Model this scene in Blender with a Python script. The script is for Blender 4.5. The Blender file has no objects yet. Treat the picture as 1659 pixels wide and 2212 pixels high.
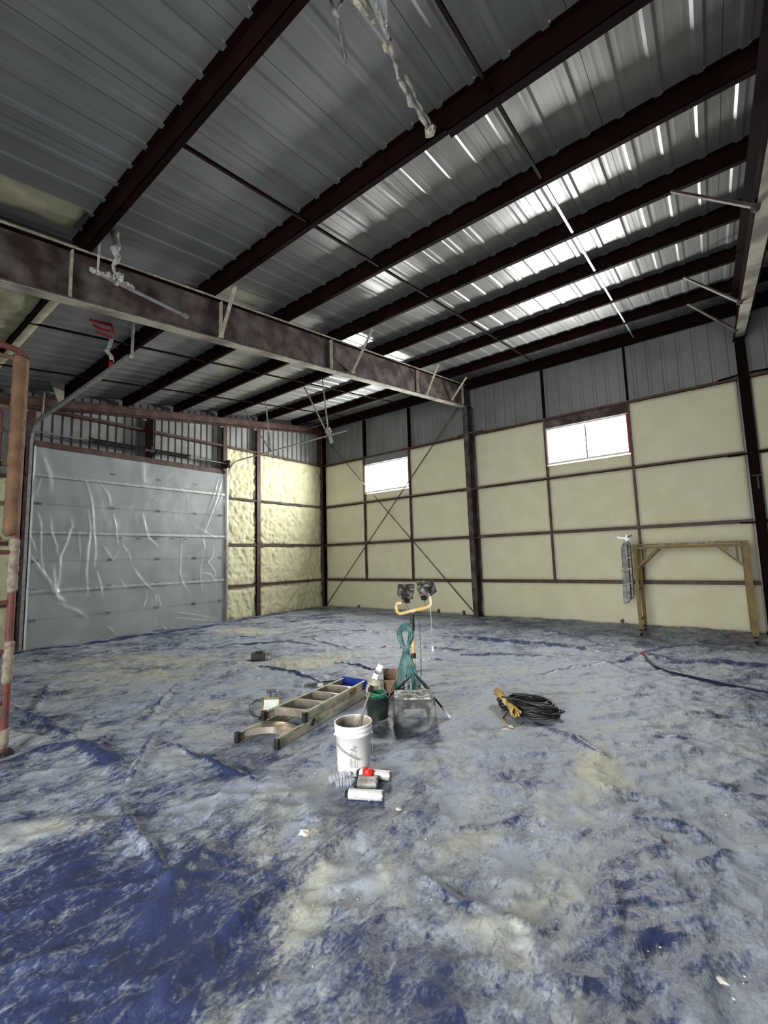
import bpy, bmesh, math, random
import numpy as np
from mathutils import Vector, Matrix
random.seed(7); rng = np.random.default_rng(7)
C = bpy.context.scene.collection
scene = bpy.context.scene
PI = math.pi

# ------------------------------------------------------------------ camera
CAM = np.array([11.4375, -11.3257, 1.68]); F_PX = 942.16
RX = np.array([0.79258630, 0.60903069, -0.02980894])
UP = np.array([0.08739373, -0.06507985, 0.99404575])
FW = np.array([-0.60346441, 0.79047216, 0.10480686])
cd = bpy.data.cameras.new('camera'); cam = bpy.data.objects.new('camera', cd); C.objects.link(cam)
M = Matrix.Identity(4)
for i in range(3):
    M[i][0] = RX[i]; M[i][1] = UP[i]; M[i][2] = -FW[i]; M[i][3] = CAM[i]
cam.matrix_world = M
cd.sensor_fit = 'VERTICAL'; cd.sensor_height = 36; cd.lens = F_PX / 2212 * 36
cd.clip_start = 0.05; cd.clip_end = 200
scene.camera = cam

def hit(u, v, ax, val):                     # where the sight line through a photo point meets a wall / floor plane
    d = FW + (u - 829.5) / F_PX * RX - (v - 1106) / F_PX * UP
    return CAM + (val - CAM[ax]) / d[ax] * d
def fl(u, v, z=0.0):
    return hit(u, v, 2, z)

# ------------------------------------------------------------------ world, light, exposure
w = bpy.data.worlds.new('overcast'); scene.world = w; w.use_nodes = True
bg = w.node_tree.nodes['Background']; bg.inputs[0].default_value = (0.98, 1.0, 1.0, 1); bg.inputs[1].default_value = 3.0
def area(name, loc, rot, sx, sy, power, col=(1.0, 1.0, 0.97), spread=180):
    l = bpy.data.lights.new(name, 'AREA'); l.shape = 'RECTANGLE'; l.size = sx; l.size_y = sy; l.energy = power; l.color = col
    l.spread = math.radians(spread)
    o = bpy.data.objects.new(name, l); C.objects.link(o); o.location = loc; o.rotation_euler = rot
    return o
# daylight through the open vehicle door behind the camera (in the low eave wall)
area('daylight_door', (10.3, -15.9, 1.9), (math.radians(80), 0, math.radians(7)), 3.6, 3.4, 150, spread=95)
# daylight at the two strip windows
area('daylight_window_large', (9.06, 0.30, 4.38), (math.radians(-90), 0, 0), 1.8, 0.9, 330)
area('daylight_window_small', (2.90, 0.30, 4.38), (math.radians(-90), 0, 0), 1.75, 0.9, 390)
vs = scene.view_settings
vs.view_transform = 'Standard'; vs.look = 'None'; vs.gamma = 1; vs.use_curve_mapping = False
vs.exposure = 0.80
scene.cycles.use_denoising = True
scene.cycles.max_bounces = 7; scene.cycles.diffuse_bounces = 4; scene.cycles.glossy_bounces = 3
scene.cycles.transparent_max_bounces = 12
scene.cycles.sample_clamp_indirect = 6
scene.cycles.caustics_reflective = False; scene.cycles.caustics_refractive = False

# ------------------------------------------------------------------ materials
def mat(name, col, rough=0.6, metal=0.0, col2=None, nscale=4.0, lo=0.45, hi=0.62, bump=0.0, bscale=30.0, stretch=(1, 1, 1),
        detail=6.0, spec=0.5, fine=None, emit=None, rough2=None):
    m = bpy.data.materials.new(name); m.use_nodes = True
    nt = m.node_tree; N = nt.nodes; L = nt.links; b = N['Principled BSDF']
    b.inputs['Base Color'].default_value = (*col, 1); b.inputs['Roughness'].default_value = rough
    b.inputs['Metallic'].default_value = metal; b.inputs['Specular IOR Level'].default_value = spec
    tc = N.new('ShaderNodeTexCoord'); mp = N.new('ShaderNodeMapping'); mp.inputs['Scale'].default_value = stretch
    L.new(tc.outputs['Object'], mp.inputs['Vector'])
    if col2:
        n = N.new('ShaderNodeTexNoise'); n.inputs['Scale'].default_value = nscale; n.inputs['Detail'].default_value = detail
        L.new(mp.outputs['Vector'], n.inputs['Vector'])
        r = N.new('ShaderNodeMapRange'); r.inputs['From Min'].default_value = lo; r.inputs['From Max'].default_value = hi
        L.new(n.outputs['Fac'], r.inputs['Value'])
        mx = N.new('ShaderNodeMix'); mx.data_type = 'RGBA'
        mx.inputs['A'].default_value = (*col, 1); mx.inputs['B'].default_value = (*col2, 1)
        L.new(r.outputs['Result'], mx.inputs['Factor']); L.new(mx.outputs['Result'], b.inputs['Base Color'])
        if rough2 is not None:
            r2 = N.new('ShaderNodeMapRange'); r2.inputs['To Min'].default_value = rough; r2.inputs['To Max'].default_value = rough2
            L.new(r.outputs['Result'], r2.inputs['Value']); L.new(r2.outputs['Result'], b.inputs['Roughness'])
    if bump:
        n2 = N.new('ShaderNodeTexNoise'); n2.inputs['Scale'].default_value = bscale; n2.inputs['Detail'].default_value = 5
        L.new(mp.outputs['Vector'], n2.inputs['Vector'])
        bp = N.new('ShaderNodeBump'); bp.inputs['Strength'].default_value = bump; bp.inputs['Distance'].default_value = 0.01
        L.new(n2.outputs['Fac'], bp.inputs['Height']); L.new(bp.outputs['Normal'], b.inputs['Normal'])
    return m

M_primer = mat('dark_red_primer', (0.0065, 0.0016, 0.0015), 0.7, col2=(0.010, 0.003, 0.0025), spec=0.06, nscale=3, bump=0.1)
M_primer_r = mat('red_primer', (0.058, 0.023, 0.018), 0.6, col2=(0.095, 0.058, 0.047), nscale=5)
M_dusty = mat('overspray_primer', (0.038, 0.020, 0.018), 0.7, col2=(0.17, 0.145, 0.13), nscale=3.5, lo=0.42, hi=0.75, bump=0.3, bscale=60)
M_dusty2 = mat('overspray_flange', (0.16, 0.13, 0.115), 0.8, col2=(0.42, 0.39, 0.31), nscale=2.0, lo=0.38, hi=0.6, bump=0.4, bscale=60)
M_cream = mat('overspray_foam_crust', (0.33, 0.30, 0.23), 0.9, col2=(0.50, 0.47, 0.37), nscale=14, bump=0.8, bscale=40)
M_whitefoam = mat('pale_foam_crust', (0.50, 0.49, 0.44), 0.85, col2=(0.25, 0.23, 0.2), nscale=18, bump=0.8, bscale=50)
M_roof = mat('galvalume_roof', (0.27, 0.272, 0.27), 0.32, 0.42, col2=(0.22, 0.222, 0.22), nscale=1.3, stretch=(6, 0.6, 1), rough2=0.42)
M_sheet = mat('galvalume_wall', (0.24, 0.25, 0.25), 0.5, 0.3, col2=(0.20, 0.205, 0.20), nscale=1.1)
M_sheet2 = mat('pale_wall_sheeting', (0.30, 0.31, 0.30), 0.6, 0.1, col2=(0.22, 0.22, 0.21), nscale=1.6)
M_foam = mat('spray_foam', (0.73, 0.69, 0.50), 0.85, col2=(0.77, 0.735, 0.54), nscale=2.2, bump=0.35, bscale=24)
M_foam2 = mat('lumpy_spray_foam', (0.68, 0.65, 0.41), 0.8, col2=(0.75, 0.72, 0.50), nscale=5, bump=0.5, bscale=30)
M_foamroof_dim = mat('roof_spray_foam_dimmed', (0.26, 0.25, 0.16), 0.9, col2=(0.34, 0.32, 0.21), nscale=4, bump=0.6, bscale=18)  # pale foam with its colour darkened to imitate the dimness under the roof
M_white = mat('white_vinyl', (0.75, 0.76, 0.77), 0.4)
M_redtape = mat('red_trim', (0.30, 0.012, 0.02), 0.5)
M_concrete = mat('concrete', (0.3, 0.3, 0.29), 0.8, col2=(0.22, 0.22, 0.21))
M_door = mat('door_steel_grey', (0.27, 0.30, 0.30), 0.5, 0.0, col2=(0.22, 0.25, 0.25), nscale=1.5)
M_darkmetal = mat('dark_metal', (0.035, 0.033, 0.03), 0.5, 0.4, col2=(0.12, 0.11, 0.10), nscale=20, lo=0.5, hi=0.75)
M_galv = mat('galvanised_steel', (0.42, 0.43, 0.43), 0.42, 0.6, col2=(0.30, 0.30, 0.29), nscale=12)
M_alu = mat('weathered_aluminium', (0.62, 0.54, 0.45), 0.30, 0.7, col2=(0.30, 0.25, 0.19), nscale=8, lo=0.4, hi=0.7, rough2=0.55)
M_rail = mat('ladder_rail_beige', (0.55, 0.53, 0.40), 0.6, 0.1, col2=(0.30, 0.28, 0.21), nscale=9, lo=0.45, hi=0.75, bump=0.2)
M_blue = mat('blue_plastic', (0.01, 0.03, 0.22), 0.4, col2=(0.02, 0.05, 0.3), nscale=20)
M_black = mat('black_rubber', (0.012, 0.012, 0.013), 0.45, col2=(0.05, 0.045, 0.04), nscale=25, lo=0.5, hi=0.8)
M_blackdust = mat('dusty_black_lamp', (0.035, 0.034, 0.033), 0.5, 0.2, col2=(0.42, 0.40, 0.36), nscale=18, lo=0.45, hi=0.68)
M_yellow = mat('yellow_tubing', (0.72, 0.47, 0.16), 0.5, col2=(0.72, 0.60, 0.40), nscale=10)
M_yelscaf = mat('yellow_scaffold_paint', (0.24, 0.165, 0.05), 0.7, col2=(0.16, 0.12, 0.055), nscale=7, bump=0.4)
M_orange = mat('overspray_orange', (0.20, 0.115, 0.058), 0.85, col2=(0.11, 0.06, 0.035), nscale=5, lo=0.4, hi=0.65, bump=0.8, bscale=25)
M_rust = mat('rust_red_scaffold', (0.15, 0.045, 0.032), 0.7, col2=(0.09, 0.035, 0.028), nscale=8, bump=0.3)
M_teal = mat('teal_cord', (0.05, 0.15, 0.155), 0.7, col2=(0.20, 0.31, 0.31), nscale=9)
M_green = mat('green_cord', (0.01, 0.14, 0.07), 0.5, col2=(0.03, 0.22, 0.12), nscale=8)
M_pot = mat('dark_green_pail', (0.012, 0.022, 0.018), 0.5, col2=(0.04, 0.05, 0.045), nscale=6)
M_yrope = mat('tan_cord', (0.45, 0.28, 0.07), 0.8, col2=(0.55, 0.40, 0.17), nscale=14)
M_stool = mat('dusty_charcoal_plastic', (0.07, 0.07, 0.07), 0.55, col2=(0.40, 0.40, 0.38), nscale=10, lo=0.50, hi=0.75, bump=0.2)
M_stooltop = mat('stool_top_overspray', (0.13, 0.13, 0.125), 0.7, col2=(0.62, 0.62, 0.59), nscale=16, lo=0.44, hi=0.58)
M_bucket = mat('white_bucket_plastic', (0.90, 0.90, 0.89), 0.35, col2=(0.72, 0.70, 0.66), nscale=7, lo=0.6, hi=0.8)
M_bucketin = mat('stained_bucket_inside', (0.55, 0.53, 0.47), 0.6, col2=(0.20, 0.13, 0.09), nscale=7, lo=0.45, hi=0.7)
M_print = mat('grey_print', (0.22, 0.22, 0.23), 0.6)
M_can = mat('white_can_label', (0.74, 0.74, 0.74), 0.35, col2=(0.6, 0.6, 0.6), nscale=12)
M_cang = mat('grey_dirty_can', (0.30, 0.28, 0.26), 0.45, col2=(0.55, 0.53, 0.50), nscale=20)
M_red = mat('red_cap', (0.70, 0.02, 0.02), 0.4)
M_paper = mat('white_paper', (0.78, 0.78, 0.76), 0.7)
M_card = mat('brown_cardboard', (0.20, 0.12, 0.07), 0.85, col2=(0.30, 0.20, 0.13), nscale=10)
M_rag = mat('crumpled_pale_rag', (0.55, 0.51, 0.42), 0.9, col2=(0.35, 0.30, 0.24), nscale=20, bump=0.7)
M_wood = mat('worn_wood', (0.42, 0.30, 0.20), 0.7, col2=(0.28, 0.2, 0.13), nscale=12)
M_glassy = mat('lamp_glass', (0.45, 0.48, 0.42), 0.4, col2=(0.35, 0.37, 0.32), nscale=8)
M_hose = mat('navy_hose', (0.012, 0.018, 0.05), 0.4)
M_crumb = mat('white_foam_crumb', (0.72, 0.70, 0.60), 0.9)
M_redcloth = mat('red_white_strap', (0.45, 0.02, 0.03), 0.7, col2=(0.55, 0.5, 0.48), nscale=3, lo=0.52, hi=0.56, stretch=(1, 1, 4))
M_wrap = mat('grey_wrapped_bundle', (0.16, 0.18, 0.17), 0.6, col2=(0.40, 0.40, 0.36), nscale=9, bump=0.6)

def film_mat(name, base=(0.80, 0.84, 0.82), attr='gather', lo=0.10, hi=0.95):
    m = bpy.data.materials.new(name); m.use_nodes = True
    nt = m.node_tree; N = nt.nodes; L = nt.links
    for n in list(N): N.remove(n)
    out = N.new('ShaderNodeOutputMaterial'); mix = N.new('ShaderNodeMixShader'); tr = N.new('ShaderNodeBsdfTransparent')
    p = N.new('ShaderNodeBsdfPrincipled'); p.inputs['Base Color'].default_value = (*base, 1)
    p.inputs['Roughness'].default_value = 0.22; p.inputs['Specular IOR Level'].default_value = 0.7
    at = N.new('ShaderNodeAttribute'); at.attribute_name = attr
    nz = N.new('ShaderNodeTexNoise'); nz.inputs['Scale'].default_value = 1.7; nz.inputs['Detail'].default_value = 8
    tc = N.new('ShaderNodeTexCoord'); L.new(tc.outputs['Object'], nz.inputs['Vector'])
    r = N.new('ShaderNodeMapRange'); r.inputs['From Min'].default_value = 0.4; r.inputs['From Max'].default_value = 0.75
    r.inputs['To Min'].default_value = lo; r.inputs['To Max'].default_value = lo + 0.2
    L.new(nz.outputs['Fac'], r.inputs['Value'])
    a = N.new('ShaderNodeMath'); a.operation = 'MULTIPLY_ADD'; a.use_clamp = True
    L.new(at.outputs['Fac'], a.inputs[0]); a.inputs[1].default_value = hi - lo; L.new(r.outputs['Result'], a.inputs[2])
    n3 = N.new('ShaderNodeTexNoise'); n3.inputs['Scale'].default_value = 9; n3.inputs['Detail'].default_value = 4; n3.inputs['Distortion'].default_value = 1.2
    L.new(tc.outputs['Object'], n3.inputs['Vector'])
    bp = N.new('ShaderNodeBump'); bp.inputs['Strength'].default_value = 0.5; bp.inputs['Distance'].default_value = 0.02
    L.new(n3.outputs['Fac'], bp.inputs['Height']); L.new(bp.outputs['Normal'], p.inputs['Normal'])
    L.new(a.outputs[0], mix.inputs[0]); L.new(tr.outputs[0], mix.inputs[1]); L.new(p.outputs[0], mix.inputs[2]); L.new(mix.outputs[0], out.inputs[0])
    return m
M_film = film_mat('clear_plastic_film')
M_bottle = film_mat('clear_bottle_plastic', (0.6, 0.62, 0.68), lo=0.3, hi=0.6)

def glass_mat():
    m = bpy.data.materials.new('window_glass'); m.use_nodes = True
    nt = m.node_tree; N = nt.nodes; L = nt.links
    for n in list(N): N.remove(n)
    out = N.new('ShaderNodeOutputMaterial'); mix = N.new('ShaderNodeMixShader'); mix.inputs[0].default_value = 0.08
    tr = N.new('ShaderNodeBsdfTransparent'); g = N.new('ShaderNodeBsdfGlossy'); g.inputs['Roughness'].default_value = 0.05
    L.new(tr.outputs[0], mix.inputs[1]); L.new(g.outputs[0], mix.inputs[2]); L.new(mix.outputs[0], out.inputs[0])
    return m
M_glass = glass_mat()

# ------------------------------------------------------------------ mesh builder
def frame_from(d):
    d = Vector(d).normalized(); a = Vector((0, 0, 1)) if abs(d.z) < 0.95 else Vector((1, 0, 0))
    s = d.cross(a).normalized(); return s, d.cross(s).normalized()
SPLIT = {'foam_clump', 'clamp', 'bracket', 'base_plate', 'foam_crust', 'stiffener', 'girt_clip', 'flange_edge_crust', 'power_lead', 'grip_ridge', 'handle_lug', 'long_rib', 'binding',
         'crate_lip', 'hinge_bracket', 'cord', 'plastic_scrap', 'end_rung', 'top_rail', 'tuft', 'stand', 'gusset'}
class MB:
    def __init__(self): self.v = []; self.f = []
    def add(self, vs, fs):
        o = len(self.v); self.v += [tuple(map(float, q)) for q in vs]; self.f += [tuple(i + o for i in q) for q in fs]; return self
    def box(self, x0, x1, y0, y1, z0, z1, T=None):
        vs = [Vector((x, y, z)) for x in (x0, x1) for y in (y0, y1) for z in (z0, z1)]
        if T is not None: vs = [T @ q for q in vs]
        return self.add(vs, [(0, 1, 3, 2), (4, 6, 7, 5), (0, 4, 5, 1), (2, 3, 7, 6), (0, 2, 6, 4), (1, 5, 7, 3)])
    def bar(self, a, b, w, h, up=(0, 0, 1)):            # rectangular bar from a to b
        a = Vector(a); b = Vector(b); d = (b - a).normalized(); u = Vector(up)
        if abs(d.dot(u)) > 0.98: u = Vector((1, 0, 0))
        s = d.cross(u).normalized(); u = s.cross(d).normalized()
        vs = []
        for q in (a, b):
            for i, j in ((-1, -1), (1, -1), (1, 1), (-1, 1)): vs.append(q + s * (w / 2 * i) + u * (h / 2 * j))
        return self.add(vs, [(3, 2, 1, 0), (4, 5, 6, 7), (0, 1, 5, 4), (1, 2, 6, 5), (2, 3, 7, 6), (3, 0, 4, 7)])
    def tube(self, pts, r, n=8, closed=False):
        pts = [Vector(q) for q in pts]; m = len(pts); vs = []; fs = []
        rr = r if isinstance(r, (list, tuple)) else [r] * m
        s = None
        for i, q in enumerate(pts):
            if closed: d = pts[(i + 1) % m] - pts[i - 1]
            else: d = pts[min(i + 1, m - 1)] - pts[max(i - 1, 0)]
            if d.length < 1e-9: d = Vector((0, 0, 1))
            d.normalize()
            if s is None: s, _ = frame_from(d)
            else:
                s = s - d * s.dot(d)
                if s.length < 1e-6: s, _ = frame_from(d)
                s.normalize()
            t = d.cross(s)
            for k in range(n):
                a = 2 * PI * k / n; vs.append(q + (s * math.cos(a) + t * math.sin(a)) * rr[i])
        for i in range(m if closed else m - 1):
            j = (i + 1) % m
            for k in range(n): fs.append((i * n + k, i * n + (k + 1) % n, j * n + (k + 1) % n, j * n + k))
        if not closed: fs += [tuple(range(n))[::-1], tuple((m - 1) * n + k for k in range(n))]
        return self.add(vs, fs)
    def lathe(self, prof, n=32, T=None, cap=True):
        vs = []; fs = []
        for r, z in prof:
            for k in range(n):
                a = 2 * PI * k / n; q = Vector((r * math.cos(a), r * math.sin(a), z)); vs.append(T @ q if T is not None else q)
        for i in range(len(prof) - 1):
            for k in range(n): fs.append((i * n + k, i * n + (k + 1) % n, (i + 1) * n + (k + 1) % n, (i + 1) * n + k))
        if cap: fs += [tuple(range(n))[::-1], tuple((len(prof) - 1) * n + k for k in range(n))]
        return self.add(vs, fs)
    def prism(self, poly, T, h):                         # polygon in local xy extruded by h along local z
        n = len(poly); vs = [T @ Vector((x, y, 0)) for x, y in poly] + [T @ Vector((x, y, h)) for x, y in poly]
        return self.add(vs, [tuple(range(n))[::-1], tuple(range(n, 2 * n))] + [(i, (i + 1) % n, n + (i + 1) % n, n + i) for i in range(n)])
    def blob(self, c, r, sub=2, amp=0.25, sc=(1, 1, 1)):
        bm = bmesh.new(); bmesh.ops.create_icosphere(bm, subdivisions=sub, radius=1)
        vs = [Vector(c) + Vector((q.co.x * sc[0], q.co.y * sc[1], q.co.z * sc[2])) * r * (1 + random.uniform(-amp, amp)) for q in bm.verts]
        fs = [tuple(x.index for x in q.verts) for q in bm.faces]; bm.free(); return self.add(vs, fs)
    def ibeam(self, a, b, up, depth_a, depth_b, fw, tf, tw):   # a,b = outer flange line; 'up' points from inner flange to outer
        a = Vector(a); b = Vector(b); u = Vector(up).normalized(); d = (b - a).normalized(); s = d.cross(u).normalized(); u = s.cross(d).normalized()
        def q(w0, w1, ha0, ha1, hb0, hb1):
            vs = []
            for p, h0, h1 in ((a, ha0, ha1), (b, hb0, hb1)):
                for x, y in ((w0, h0), (w1, h0), (w1, h1), (w0, h1)): vs.append(p + s * x + u * y)
            self.add(vs, [(3, 2, 1, 0), (4, 5, 6, 7), (0, 1, 5, 4), (1, 2, 6, 5), (2, 3, 7, 6), (3, 0, 4, 7)])
        q(-fw / 2, fw / 2, -tf, 0, -tf, 0)
        q(-fw / 2, fw / 2, -depth_a, -depth_a + tf, -depth_b, -depth_b + tf)
        q(-tw / 2, tw / 2, -depth_a + tf, -tf, -depth_b + tf, -tf)
        return self
    def build(self, name, m, parent=None, smooth=False, local=False):
        if name in SPLIT:
            parts = self.islands()
            if len(parts) > 1:
                first = None
                for v, f in parts:
                    q = MB(); q.v, q.f = v, f; o = q.build_one(name, m, parent, smooth, local); first = first or o
                return first
        return self.build_one(name, m, parent, smooth, local)
    def islands(self):                                   # pieces whose bounding boxes stay clear of each other
        n = len(self.v); par = list(range(n))
        def find(i):
            while par[i] != i: par[i] = par[par[i]]; i = par[i]
            return i
        for f in self.f:
            a = find(f[0])
            for i in f[1:]: par[find(i)] = a
        gr = {}
        for i in range(n): gr.setdefault(find(i), []).append(i)
        gr = [(g, [min(self.v[i][k] for i in g) - .002 for k in range(3)], [max(self.v[i][k] for i in g) + .002 for k in range(3)]) for g in gr.values()]
        merged = True
        while merged:
            merged = False
            for i in range(len(gr)):
                for j in range(i + 1, len(gr)):
                    if all(gr[i][1][k] <= gr[j][2][k] and gr[j][1][k] <= gr[i][2][k] for k in range(3)):
                        gr[i] = (gr[i][0] + gr[j][0], [min(p) for p in zip(gr[i][1], gr[j][1])], [max(p) for p in zip(gr[i][2], gr[j][2])]); del gr[j]; merged = True; break
                if merged: break
        out = []
        for g, _, _ in gr:
            mp = {i: k for k, i in enumerate(g)}; out.append(([self.v[i] for i in g], [tuple(mp[i] for i in f) for f in self.f if f[0] in mp]))
        return out
    def build_one(self, name, m, parent=None, smooth=False, local=False):
        me = bpy.data.meshes.new(name); me.from_pydata(self.v, [], self.f); me.update()
        if m is not None: me.materials.append(m)
        if smooth:
            me.polygons.foreach_set('use_smooth', [True] * len(me.polygons))
        o = bpy.data.objects.new(name, me); C.objects.link(o)
        if parent is not None:
            o.parent = parent
            if not local:
                o.matrix_parent_inverse = world_mat(parent).inverted()
        return o
def world_mat(o):
    m = Matrix.Translation(o.location) @ o.rotation_euler.to_matrix().to_4x4()
    if o.parent: m = world_mat(o.parent) @ o.matrix_parent_inverse @ m
    return m
def empty(name, loc=(0, 0, 0), rz=0, label=None, cat=None, group=None):
    o = bpy.data.objects.new(name, None); C.objects.link(o); o.location = loc; o.rotation_euler = (0, 0, rz); o.empty_display_size = 0.1
    if label: tag(o, label, cat, group)
    return o
def tag(o, label=None, cat=None, group=None, kind=None):
    if label: o['label'] = label
    if cat: o['category'] = cat
    if group: o['group'] = group
    if kind: o['kind'] = kind
    return o
def struct(o): o['kind'] = 'structure'; return o
def bevel(o, w=0.005, seg=2):
    md = o.modifiers.new('bevel', 'BEVEL'); md.width = w; md.segments = seg; md.limit_method = 'ANGLE'; return o

# numpy value noise
def vnoise(x, y, seed=0):
    x0 = np.floor(x).astype(np.int64); y0 = np.floor(y).astype(np.int64); fx = x - x0; fy = y - y0
    fx = fx * fx * (3 - 2 * fx); fy = fy * fy * (3 - 2 * fy)
    def h(i, j):
        n = (i * 374761393 + j * 668265263 + seed * 1442695041) & 0xffffffff
        n = ((n ^ (n >> 13)) * 1274126177) & 0xffffffff
        return ((n ^ (n >> 16)) & 0xffff) / 65535.0
    a = h(x0, y0); b = h(x0 + 1, y0); c = h(x0, y0 + 1); d = h(x0 + 1, y0 + 1)
    return (a * (1 - fx) + b * fx) * (1 - fy) + (c * (1 - fx) + d * fx) * fy
def fbm(x, y, oct=4, seed=0):
    s = 0; a = 0.5; t = 0
    for o in range(oct):
        s = s + a * vnoise(x * 2 ** o, y * 2 ** o, seed + o * 17); t += a; a *= 0.5
    return s / t
def grid_mesh(name, P, m, attrs=None, smooth=True, parent=None):    # P: (ny,nx,3)
    ny, nx = P.shape[:2]; idx = np.arange(ny * nx).reshape(ny, nx)
    q = np.stack([idx[:-1, :-1], idx[:-1, 1:], idx[1:, 1:], idx[1:, :-1]], -1).reshape(-1, 4)
    me = bpy.data.meshes.new(name); me.vertices.add(ny * nx); me.vertices.foreach_set('co', P.reshape(-1).astype(np.float32))
    me.loops.add(q.size); me.loops.foreach_set('vertex_index', q.reshape(-1).astype(np.int32))
    me.polygons.add(len(q)); me.polygons.foreach_set('loop_start', (np.arange(len(q)) * 4).astype(np.int32))
    me.polygons.foreach_set('use_smooth', np.full(len(q), smooth))
    me.update(calc_edges=True); me.validate()
    if attrs:
        for k, a in attrs.items():
            at = me.attributes.new(k, 'FLOAT', 'POINT'); at.data.foreach_set('value', a.reshape(-1).astype(np.float32))
    me.materials.append(m)
    o = bpy.data.objects.new(name, me); C.objects.link(o)
    if parent is not None: o.parent = parent
    return o
def dist_polyline(X, Y, pts):
    d = np.full(X.shape, 1e9); s = np.zeros(X.shape); n = len(pts) - 1
    for i in range(n):
        ax, ay = pts[i]; bx, by = pts[i + 1]; vx, vy = bx - ax, by - ay; L2 = vx * vx + vy * vy + 1e-12
        t = np.clip(((X - ax) * vx + (Y - ay) * vy) / L2, 0, 1); dd = np.hypot(X - ax - t * vx, Y - ay - t * vy)
        k = dd < d; d = np.where(k, dd, d); s = np.where(k, (i + t) / n, s)
    return d, s

# ------------------------------------------------------------------ dimensions
S = 0.14; E0 = 6.56                       # roof slope, top of rafters at the high eave
zr = lambda y: E0 + S * y                 # top of rafter
ZS = lambda y: zr(y) + 0.20               # roof sheeting
G = [0.97, 2.20, 3.59, 5.14]              # girt heights
YE, XE = -16.0, 18.4                      # low eave wall and far end wall
PURL = [-0.05, -1.40, -2.82, -4.25, -5.58, -6.86, -8.18, -9.70, -11.2, -12.7, -14.2, -15.7]

# ------------------------------------------------------------------ floor slab + blue sheeting
fm = MB(); fm.box(-0.2, XE + .2, YE - .2, .25, -0.25, -0.06); struct(fm.build('floor', M_concrete))

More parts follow.
